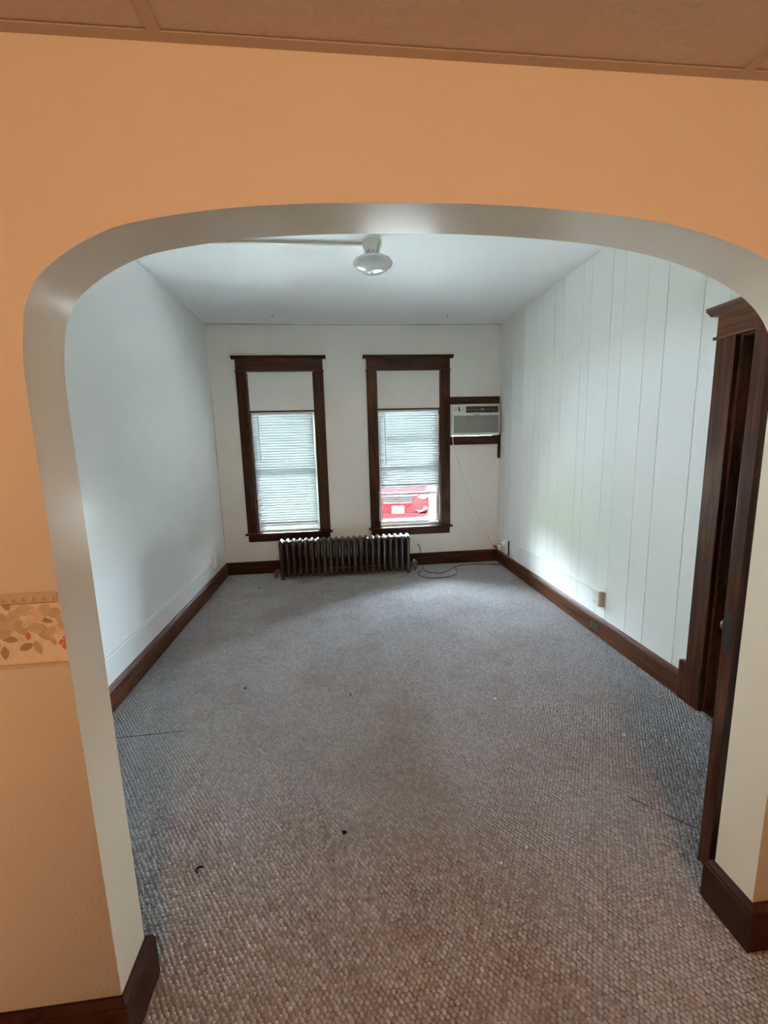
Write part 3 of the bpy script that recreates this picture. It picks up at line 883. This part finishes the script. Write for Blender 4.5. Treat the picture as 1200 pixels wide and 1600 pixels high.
# ------------------------------------------------------------------ ceiling light and conduit
LX, LY = 0.281, 3.137
cl = thing('ceiling_light', (LX, LY, H - 0.20), 'white ceiling light with a mushroom-shaped glass shade', 'ceiling light')
MB().lathe([(0.066, 0.0), (0.067, -0.030), (0.063, -0.036), (0.055, -0.055), (0.050, -0.085), (0.050, -0.090)], (LX, LY, H), 'z', 32).build('fixture_base', 'porc', cl)
MB().lathe([(0.048, -0.082), (0.060, -0.090), (0.100, -0.106), (0.128, -0.122), (0.137, -0.136), (0.132, -0.150), (0.108, -0.170), (0.070, -0.188), (0.030, -0.197), (0.0, -0.199)], (LX, LY, H), 'z', 40).build('glass_shade', 'opal', cl)
MB().lathe([(0.005, 0), (0.005, 0.010), (0.0, 0.012)], (LX, LY - 0.052, H - 0.072), 'y', 8).build('set_screw', 'dark', cl)
MB().tube([(LX - 0.03, LY - 0.055, H - 0.07), (LX - 0.034, LY - 0.06, H - 0.085)], 0.002, 5).build('switch_pin', 'dark', cl)
o = MB().box(XL + 0.001, LX - 0.060, LY + 0.005, LY + 0.030, H - 0.018, H - 0.0005, b=0.003).build('ceiling_conduit', 'condw')
tag(o, 'cream surface conduit running across the ceiling to the light', 'conduit')
for x, y, lb in ((-0.644, 4.787, 'small dark hook in the ceiling, in front of the window nearer the left wall'), (1.223, 4.763, 'small dark hook in the ceiling, in front of the window beside the air conditioner')):
    o = MB().tube(smooth_path([(x, y, H), (x, y, H - 0.022), (x + 0.008, y, H - 0.030), (x + 0.014, y, H - 0.022)], 4), 0.0022, 6).build('ceiling_hook', 'bronze')
    tag(o, lb, 'hook', 'hooks in the ceiling')

# ------------------------------------------------------------------ near-room lamp (behind the camera)
nl = thing('near_ceiling_lamp', (0.2, -1.7, HF - 0.16), 'round frosted ceiling lamp behind the camera', 'ceiling light')
MB().lathe([(0.10, 0), (0.10, -0.02), (0.06, -0.03)], (0.2, -1.7, HF), 'z', 28).build('lamp_base', 'porc', nl)
em, n_, l_, b_ = new_mat('lit_globe')
b_.inputs['Base Color'].default_value = (0.8, 0.75, 0.65, 1)
b_.inputs['Emission Color'].default_value = (1.0, 0.56, 0.26, 1)
b_.inputs['Emission Strength'].default_value = 3.0
M['globe'] = em
MB().lathe([(0.05, -0.03), (0.09, -0.05), (0.105, -0.09), (0.09, -0.13), (0.05, -0.155), (0, -0.16)], (0.2, -1.7, HF), 'z', 28).build('lamp_globe', 'globe', nl)
pd = bpy.data.lights.new('near_lamp_bulb', 'POINT')
pd.energy = LAMP
pd.color = (1.0, 0.56, 0.26)
pd.shadow_soft_size = 0.11
po = bpy.data.objects.new('near_lamp_bulb', pd)
po.location = (0.2, -1.7, HF - 0.32)
COL.objects.link(po)

# ------------------------------------------------------------------ wallpaper border on the near wall
bcol = {'ground': (0.74, 0.66, 0.58), 'band': (0.56, 0.47, 0.37), 'tri': (0.44, 0.34, 0.25), 'line': (0.22, 0.15, 0.10), 'leaf': (0.50, 0.42, 0.30), 'leafd': (0.38, 0.30, 0.20),
        'pale': (0.68, 0.58, 0.46), 'mid': (0.57, 0.49, 0.37), 'berry': (0.55, 0.20, 0.13)}
for k, c in bcol.items():
    M['wp_' + k] = paint('border_' + k, c, 0.6, 0.14, 60)
WPM = ['wp_' + k for k in bcol]
WPI = {k: i for i, k in enumerate(bcol)}
def zx(px): return -0.7475 + px * 0.000290
def zz(py): return 1.2440 - (py - 318) * 0.000322
g = MB()
bx0, bx1 = FX0 + 0.001, JL - 0.0005
g.box(bx0, bx1, YA - 0.0006, YA - 0.0001, zz(845), zz(318), WPI['ground'])
lay = [0.0007]
def flat(pts, col):
    lay[0] += 0.00001
    n = len(pts)
    g.add([(x, YA - lay[0], z) for x, z in pts], [tuple(range(n))], WPI[col])
def leafshape(cx, cz, L, W, ang, col, vein=True):
    a = math.radians(ang)
    def tr_(u, v): return (zx(cx + u * math.cos(a) - v * math.sin(a)), zz(cz + u * math.sin(a) + v * math.cos(a)))
    P = [(-L / 2, 0), (-L * .3, W * .36), (0, W * .5), (L * .28, W * .36), (L / 2, 0), (L * .28, -W * .36), (0, -W * .5), (-L * .3, -W * .36)]
    if any(not (bx0 < tr_(*p)[0] < bx1) for p in P):
        P = [(min(max(tr_(*p)[0], bx0), bx1), tr_(*p)[1]) for p in P]
        flat(P, col)
        return
    flat([tr_(*p) for p in P], col)
    if vein:
        flat([tr_(-L * .45, -1.5), tr_(L * .4, -1), tr_(L * .4, 1), tr_(-L * .45, 1.5)], 'leafd' if col != 'leafd' else 'line')
PERIOD = 470
motif = [(50, 545, 150, 130, 20, 'mid'), (150, 560, 150, 90, 55, 'leaf'), (190, 440, 160, 80, -8, 'mid'), (75, 400, 80, 60, 75, 'leafd'), (20, 480, 120, 60, 10, 'leaf'),
         (215, 525, 140, 80, -28, 'pale'), (330, 450, 120, 90, -50, 'mid'), (400, 470, 120, 80, -12, 'leaf'), (330, 520, 110, 40, 15, 'leafd'), (300, 600, 150, 90, 62, 'leaf'),
         (410, 590, 120, 80, 30, 'pale'), (60, 640, 120, 50, 8, 'leafd'), (165, 700, 110, 56, -20, 'leafd'), (245, 710, 110, 60, 70, 'leaf'), (10, 735, 100, 60, 95, 'leafd'),
         (140, 640, 60, 40, 40, 'pale'), (260, 480, 130, 100, 30, 'pale'), (110, 480, 110, 90, -30, 'mid'), (250, 570, 120, 80, 10, 'mid'), (350, 600, 110, 70, -35, 'mid'), (30, 600, 110, 70, -25, 'leaf'), (440, 520, 100, 80, 40, 'mid'), (190, 625, 60, 40, 100, 'berry'), (360, 670, 70, 40, 60, 'leaf'), (435, 560, 70, 50, 60, 'leaf')]
rep = 0
while zx(430 - rep * PERIOD) > bx0:
    off = -rep * PERIOD
    for (cx, cz, L, W, a, c) in motif:
        leafshape(cx + off, cz, L, W, a, c)
    for k in range(7):
        ang = k * 1.9
        px, pz = 432 + off + 26 * math.cos(ang) * (0.4 + 0.1 * k), 690 + 34 * math.sin(ang) * (0.5 + 0.12 * k)
        pts = [(min(zx(px + 15 * math.cos(t * math.pi / 4)), bx1), zz(pz + 15 * math.sin(t * math.pi / 4))) for t in range(8)]
        if pts[0][0] > bx0 + 0.02: flat(pts, 'berry')
    rep += 1
flat([(bx0, zz(384)), (bx1, zz(384)), (bx1, zz(318)), (bx0, zz(318))], 'band')
flat([(bx0, zz(390)), (bx1, zz(390)), (bx1, zz(384)), (bx0, zz(384))], 'line')
flat([(bx0, zz(845)), (bx1, zz(845)), (bx1, zz(818)), (bx0, zz(818))], 'band')
x = 430
while zx(x) > bx0 + 0.02:
    flat([(zx(x - 22), zz(374)), (zx(x), zz(334)), (zx(min(x + 22, 440)), zz(374))], 'tri')
    x -= 70
o = g.build('wallpaper_border', WPM, origin=(bx0, YA, zz(845)))
tag(o, 'floral wallpaper border of tan leaves on the near wall, left of the arch', 'wallpaper border')

# ------------------------------------------------------------------ bits on the carpet, carpet seams
def crumb(x, y, s, mat, label, kind=0):
    g = MB()
    rnd = random.Random(int((x * 1000 + y * 77) * 13))
    if kind == 1:          # small bent clip
        pts = [(x + s * math.cos(t), y + s * math.sin(t), 0.010) for t in [0.5 + 0.5 * k for k in range(9)]]
        g.tube(pts, s * 0.34, 6)
    else:
        vs, fs = [], []
        n = 7
        for i, (r, h) in enumerate(((0.8, 0), (1.0, 0.35), (0.6, 0.8))):
            for k in range(n):
                a = 2 * math.pi * k / n
                q = s * r * rnd.uniform(0.6, 1.15)
                vs.append((x + q * math.cos(a), y + q * math.sin(a), 0.004 + h * s))
        for i in range(2):
            for k in range(n):
                fs.append((i * n + k, i * n + (k + 1) % n, (i + 1) * n + (k + 1) % n, (i + 1) * n + k))
        fs += [tuple(range(n)), tuple(2 * n + k for k in range(n))]
        g.add(vs, fs)
    tag(g.build('carpet_crumb', mat), label, 'crumb', 'crumbs on the carpet')
crumb(-0.578, 1.389, 0.011, 'crumbd', 'small black bent clip on the carpet near the left arch foot', 1)
crumb(-0.046, 1.474, 0.011, 'crumbd', 'dark crumb on the carpet in the middle of the near end of the room')
crumb(-0.670, 2.581, 0.009, 'crumbd', 'dark crumb on the carpet nearest the middle of the left wall')
crumb(0.004, 2.413, 0.009, 'crumbd', 'tiny dark crumb at the centre of the carpet')
crumb(0.865, 2.248, 0.011, 'crumbw', 'pale crumb on the carpet in the middle of the right half')
crumb(0.647, 1.325, 0.007, 'crumbw', 'tiny pale crumb on the near carpet, the farther of two close together')
crumb(0.527, 1.277, 0.006, 'crumbw', 'tiny pale crumb on the near carpet, the nearer of two close together')
crumb(1.413, 1.849, 0.010, 'crumbw', 'pale crumb on the carpet in front of the dark doorway')
crumb(-0.944, 4.572, 0.010, 'crumbd', 'dark crumb on the carpet in front of the radiator pipe')
def seam(pts, label):
    g = MB()
    P = smooth_path([(x, y, 0.0) for x, y in pts], 6)
    g.tube([(p.x, p.y, 0.0045) for p in P], 0.0022, 5)
    tag(g.build('carpet_seam', 'thread'), label, 'seam', kind='stuff')
seam([(1.171, 1.494), (1.26, 1.40), (1.37, 1.285)], 'dark open seam in the carpet beside the open door')
seam([(-1.30, 2.20), (-1.1, 2.203), (-0.927, 2.21)], 'dark seam in the carpet running out from the left wall')

# ------------------------------------------------------------------ carpet pile: real loops in diagonal rows
import numpy as np
def carpet_loops():
    rng = np.random.default_rng(5)
    th = math.radians(37)
    d = np.array([-math.sin(th), math.cos(th)]); p = np.array([math.cos(th), math.sin(th)])
    PR, PL = 0.0138, 0.0150
    I, J = np.meshgrid(np.arange(-440, 441), np.arange(-430, 431), indexing='ij')
    wav = 0.004 * np.sin(J * 0.045 + I * 0.02)
    pos = (I.ravel() * PR + wav.ravel())[:, None] * p + (J.ravel() * PL + (I.ravel() % 3) * PL / 3)[:, None] * d
    pos += rng.normal(0, 0.0012, pos.shape)
    x, y = pos[:, 0], pos[:, 1]
    a = (x > XL + 0.026) & (x < XR - 0.026) & (y > YB + 0.005) & (y < D - 0.026)
    b = (x > JL + 0.026) & (x < JR - 0.026) & (y > YA - 0.03) & (y <= YB + 0.005)
    c = (x > -0.75) & (x < 1.45) & (y > 0.50) & (y <= YA - 0.03)
    pos = pos[a | b | c]
    N = len(pos)
    K = 6
    ang = np.arange(K) * 2 * math.pi / K
    sc = rng.uniform(0.86, 1.12, (N, 1))
    hh = rng.uniform(0.75, 1.15, N) * 0.0062
    base = np.zeros((N, 2 * K + 1, 3), dtype=np.float32)
    for r_, (fr, fz) in enumerate(((1.0, -0.15), (0.80, 0.62))):
        cu = np.cos(ang) * 0.0062 * fr; cv = np.sin(ang) * 0.0086 * fr
        off = cu[:, None] * p + cv[:, None] * d
        base[:, r_ * K:(r_ + 1) * K, :2] = pos[:, None, :] + off[None] * sc[:, :, None]
        base[:, r_ * K:(r_ + 1) * K, 2] = (hh * fz)[:, None]
    base[:, 2 * K, :2] = pos + rng.normal(0, 0.001, pos.shape)
    base[:, 2 * K, 2] = hh
    f = []
    for k in range(K):
        k2 = (k + 1) % K
        f += [(k, k2, K + k2), (k, K + k2, K + k), (K + k, K + k2, 2 * K)]
    f = np.array(f, dtype=np.int32)
    F = (f[None] + (np.arange(N, dtype=np.int32) * (2 * K + 1))[:, None, None]).reshape(-1, 3)
    me = bpy.data.meshes.new('carpet_pile')
    me.vertices.add(N * (2 * K + 1)); me.vertices.foreach_set('co', base.ravel())
    me.loops.add(len(F) * 3); me.loops.foreach_set('vertex_index', F.ravel())
    me.polygons.add(len(F)); me.polygons.foreach_set('loop_start', np.arange(0, len(F) * 3, 3, dtype=np.int32))
    me.polygons.foreach_set('use_smooth', np.ones(len(F), dtype=bool))
    me.update(); me.validate()
    me.materials.append(M['pile'])
    o = bpy.data.objects.new('carpet_pile', me)
    COL.objects.link(o)
    o.parent = bpy.data.objects['floor']
    tag(o, 'looped pile of the grey-brown carpet', kind='stuff')
carpet_loops()

# ------------------------------------------------------------------ outside
GZ = -0.60
g = MB().box(-25, 25, -15, 45, GZ - 0.2, GZ - 0.03)  # unseen dark lawn, added to cut bounced light on the right wall
tag(g.build('ground', 'lawn', origin=(0, 0, 0)), 'unseen lawn added around the driveway to dim the light from outside', 'ground', kind='structure')
g = MB().box(-2.6, 8.0, D + 0.30, 20, GZ - 0.03, GZ)
tag(g.build('driveway', 'concrete', origin=(0, 0, 0)), 'bright sunlit concrete driveway outside the windows', 'driveway', kind='structure')
g = MB().box(-4.5, -1.8, -4, D + 0.30, GZ - 0.03, GZ)  # unseen slab, added so light into the side window is not green
tag(g.build('bounce_path', 'concrete', origin=(0, 0, 0)), 'unseen concrete path added to keep the side window light neutral', 'path', kind='structure')
g = MB()
rnd = random.Random(3)
def rock(cx, cy_, sx, sy_, sz):
    g = MB()
    vs, fs = [], []
    n = 9
    for r, h in ((0.95, 0), (1.0, 0.4), (0.8, 0.8), (0.35, 1.0)):
        for k in range(n):
            a = 2 * math.pi * k / n
            q = r * rnd.uniform(0.85, 1.1)
            vs.append((cx + sx * q * math.cos(a), cy_ + sy_ * q * math.sin(a), GZ + h * sz * rnd.uniform(0.92, 1.05)))
    for i in range(3):
        for k in range(n):
            fs.append((i * n + k, i * n + (k + 1) % n, (i + 1) * n + (k + 1) % n, (i + 1) * n + k))
    fs += [tuple(range(n)), tuple(3 * n + k for k in range(n))]
    g.add(vs, fs)
    return g
tag(rock(3.15, 12.6, 0.40, 0.5, 0.46).build('boulder', 'stone'), 'pale weathered boulder beside the red car, outside the window', 'boulder')
tag(rock(4.1, 13.0, 0.34, 0.4, 0.34).build('boulder', 'stone'), 'smaller pale boulder to the right of the other one outside', 'boulder')
# unseen greenery added to block low light from reaching the right wall
def light_blocker(x0, x1, y0, y1, h, label):
    rr = random.Random(9)
    g = MB()
    nx, ny, nz = 3, 40, 9
    def pt(i, j, k):
        return (x0 + (x1 - x0) * i / nx + rr.uniform(-.08, .08), y0 + (y1 - y0) * j / ny + rr.uniform(-.06, .06), GZ + h * k / nz + (rr.uniform(-.07, .07) if k else 0))
    P = {(i, j, k): pt(i, j, k) for i in range(nx + 1) for j in range(ny + 1) for k in range(nz + 1) if i in (0, nx) or j in (0, ny) or k == nz}
    idx = {q: n for n, q in enumerate(P)}
    fs = []
    for i in range(nx):
        for j in range(ny): fs.append([idx[q] for q in ((i, j, nz), (i + 1, j, nz), (i + 1, j + 1, nz), (i, j + 1, nz))])
        for k in range(nz):
            for j in (0, ny): fs.append([idx[q] for q in ((i, j, k), (i + 1, j, k), (i + 1, j, k + 1), (i, j, k + 1))])
    for j in range(ny):
        for k in range(nz):
            for i in (0, nx): fs.append([idx[q] for q in ((i, j, k), (i, j + 1, k), (i, j + 1, k + 1), (i, j, k + 1))])
    g.add(list(P.values()), fs)
    tag(g.build('light_blocker', 'foliage'), label, 'light_blocker')
light_blocker(-4.2, -3.0, 5.9, 15.5, 2.7, 'unseen dark greenery added to block low light along the left edge of the driveway')
# neighbour's house across the drive
nh = thing('neighbour_house', (-2, 27, GZ), 'pale neighbouring house beyond the driveway', 'house')
MB().box(-10, 6, 25, 33, GZ, 4.2).build('wall', 'siding', nh)
MB().prism([(24.4, 4.2), (33.6, 4.2), (29, 7.2)], lambda a, b, h: (h, a, b), -10.5, 6.5).build('roof', 'roofing', nh)
for x in (-7, -3, 1.5):
    f = MB().box(x, x + 1.2, 24.95, 25.0, 0.8, 2.6).build('window', 'vinyl', nh)
    MB().box(x + 0.08, x + 1.12, 24.93, 24.96, 0.88, 2.52).build('pane', 'carglass', f)

# red car, nose towards the house
car = thing('red_car', (0, 0, 0), 'red car parked nose-in outside the right-hand window', 'car')
def loft(stations, nose=False):
    """stations: (y, half width, z bottom, z top, corner)"""
    g = MB()
    K = 24
    vs, fs = [], []
    for (y, hw, zb, zt, e) in stations:
        for k in range(K):
            a = 2 * math.pi * k / K
            c_, s_ = math.cos(a), math.sin(a)
            vs.append((hw * math.copysign(abs(c_) ** e, c_), y, (zb + zt) / 2 + (zt - zb) / 2 * math.copysign(abs(s_) ** e, s_)))
    for i in range(len(stations) - 1):
        for k in range(K):
            fs.append((i * K + k, i * K + (k + 1) % K, (i + 1) * K + (k + 1) % K, (i + 1) * K + k))
    fs += [tuple(range(K)), tuple((len(stations) - 1) * K + k for k in range(K))]
    g.add(vs, fs, 0, True)
    return g
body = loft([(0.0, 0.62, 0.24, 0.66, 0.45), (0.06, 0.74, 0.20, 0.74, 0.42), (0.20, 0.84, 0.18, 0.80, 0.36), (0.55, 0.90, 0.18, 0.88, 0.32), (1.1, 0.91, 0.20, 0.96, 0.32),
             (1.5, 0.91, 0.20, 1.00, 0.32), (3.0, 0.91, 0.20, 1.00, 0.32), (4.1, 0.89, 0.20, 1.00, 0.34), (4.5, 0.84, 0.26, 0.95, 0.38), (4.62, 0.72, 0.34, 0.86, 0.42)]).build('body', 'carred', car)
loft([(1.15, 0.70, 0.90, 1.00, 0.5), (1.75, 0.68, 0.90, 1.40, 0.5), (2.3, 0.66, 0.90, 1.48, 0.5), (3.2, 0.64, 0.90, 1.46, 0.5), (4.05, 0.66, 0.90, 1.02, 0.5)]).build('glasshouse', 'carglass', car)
loft([(1.85, 0.60, 1.38, 1.455, 0.5), (2.3, 0.62, 1.42, 1.51, 0.5), (3.1, 0.60, 1.40, 1.49, 0.5), (3.45, 0.56, 1.32, 1.40, 0.5)]).build('roof', 'carred', car)
# grille: dark hexagonal opening with chrome bars and the oval emblem
gx = [-0.58, -0.52, -0.46, -0.40, -0.3, -0.2, -0.1, 0, 0.1, 0.2, 0.3, 0.40, 0.46, 0.52, 0.58]
gv, gf = [], []
for a in gx:
    zb = 0.50 if abs(a) <= 0.401 else (0.60 if abs(a) <= 0.461 else (0.655 if abs(a) < 0.53 else 0.705))
    yy = -0.028 + 0.09 * (abs(a) / 0.58) ** 3
    gv += [(a, yy, zb), (a, yy, 0.715), (a, yy + 0.12, 0.715), (a, yy + 0.12, zb)]
for i in range(len(gx) - 1):
    for k in range(4):
        gf.append((i * 4 + k, i * 4 + (k + 1) % 4, i * 4 + 4 + (k + 1) % 4, i * 4 + 4 + k))
gf += [(0, 1, 2, 3), tuple((len(gx) - 1) * 4 + k for k in range(4))]
gr = MB().add(gv, gf).build('grille', 'grillem', car)
for zc, hw in ((0.535, 0.40), (0.585, 0.43), (0.635, 0.47), (0.685, 0.52)):
    MB().tube([(x, -0.044 + 0.09 * (abs(x) / 0.58) ** 3, zc + 0.02 * abs(x)) for x in [hw * (k / 6 - 1) for k in range(13)]], 0.014, 6).build('grille_bar', 'carblk', gr)
em_ = MB()
em_.tube([(0.085 * math.cos(t * math.pi / 10), -0.046, 0.625 + 0.045 * math.sin(t * math.pi / 10)) for t in range(21)], 0.007, 6)
em_.tube([(-0.045, -0.046, 0.598), (-0.028, -0.046, 0.655)], 0.008, 6)
em_.tube([(0.028, -0.046, 0.595), (0.045, -0.046, 0.652)], 0.008, 6)
em_.tube([(-0.036, -0.046, 0.617), (0.036, -0.046, 0.633)], 0.007, 6)
em_.build('emblem', 'carblk', gr, 'oval chrome emblem with a slanted bar letter')
MB().box(-0.155, 0.155, -0.040, -0.020, 0.235, 0.420, b=0.004).build('licence_plate', 'platew', car, 'white front plate')
MB().box(-0.60, 0.60, -0.012, 0.03, 0.205, 0.225).build('lower_intake', 'carblk', car)
loft([(-0.030, 0.58, 0.10, 0.20, 0.5), (0.06, 0.74, 0.09, 0.20, 0.5), (0.22, 0.85, 0.09, 0.21, 0.5), (0.45, 0.88, 0.12, 0.22, 0.5)]).build('bumper_lip', 'carred', car)
for s in (-1, 1):
    hl = MB().add([(s * 0.50, 0.015, 0.60), (s * 0.60, -0.005, 0.69), (s * 0.80, 0.10, 0.78), (s * 0.90, 0.42, 0.83), (s * 0.925, 0.50, 0.80), (s * 0.90, 0.24, 0.68), (s * 0.74, 0.045, 0.60),
                   (s * 0.50, 0.14, 0.60), (s * 0.60, 0.14, 0.69), (s * 0.78, 0.25, 0.78), (s * 0.84, 0.50, 0.83), (s * 0.86, 0.55, 0.80), (s * 0.83, 0.35, 0.68), (s * 0.70, 0.17, 0.60)],
                  [(0, 1, 2, 3, 4, 5, 6), (7, 8, 9, 10, 11, 12, 13), (0, 1, 8, 7), (1, 2, 9, 8), (2, 3, 10, 9), (3, 4, 11, 10), (4, 5, 12, 11), (5, 6, 13, 12), (6, 0, 7, 13)]).build('headlight', 'lampc', car)
    MB().add([(s * 0.52, -0.012, 0.30), (s * 0.78, 0.065, 0.40), (s * 0.82, 0.10, 0.33), (s * 0.60, -0.008, 0.245), (s * 0.52, 0.10, 0.30), (s * 0.76, 0.18, 0.40), (s * 0.79, 0.2, 0.33), (s * 0.60, 0.1, 0.245)],
             [(0, 1, 2, 3), (4, 5, 6, 7), (0, 1, 5, 4), (1, 2, 6, 5), (2, 3, 7, 6), (3, 0, 4, 7)]).build('fog_lamp', 'lampc', car)
    for yw in (0.92, 3.62):
        wh = MB().lathe([(0.20, -0.10), (0.30, -0.10), (0.325, -0.06), (0.325, 0.06), (0.30, 0.10), (0.20, 0.10)], (s * 0.82, yw, 0.325), 'x', 28).build('tyre', 'tyre', car)
        MB().lathe([(0.0, s * 0.085), (0.06, s * 0.095), (0.19, s * 0.088), (0.20, s * 0.06)], (s * 0.82, yw, 0.325), 'x', 20).build('wheel_rim', 'chrome', wh)
    MB().box(min(s * 0.90, s * 1.06), max(s * 0.90, s * 1.06), 1.38, 1.48, 0.98, 1.10, b=0.02).build('side_mirror', 'carred', car)
car.location = (1.52, 11.35, GZ)
car.rotation_euler = (0, 0, math.radians(-7))

# sampling portals in the two window openings (they emit nothing; they only guide sky sampling)
for x0, x1 in WIN:
    pdt = bpy.data.lights.new('sky_portal', 'AREA')
    pdt.shape = 'RECTANGLE'
    pdt.size, pdt.size_y = x1 - x0 - 0.03, 1.40
    po = bpy.data.objects.new('sky_portal', pdt)
    po.location = ((x0 + x1) / 2, D + 0.17, 1.23)
    po.rotation_euler = (math.radians(-90), 0, 0)
    COL.objects.link(po)
    pdt.cycles.is_portal = True
pdt = bpy.data.lights.new('sky_portal', 'AREA')
pdt.shape = 'RECTANGLE'
pdt.size, pdt.size_y = SW[3] - SW[2], SW[1] - SW[0]
po = bpy.data.objects.new('sky_portal', pdt)
po.location = (XL - 0.13, (SW[0] + SW[1]) / 2, (SW[2] + SW[3]) / 2)
po.rotation_euler = (0, math.radians(-90), 0)
COL.objects.link(po)
pdt.cycles.is_portal = True
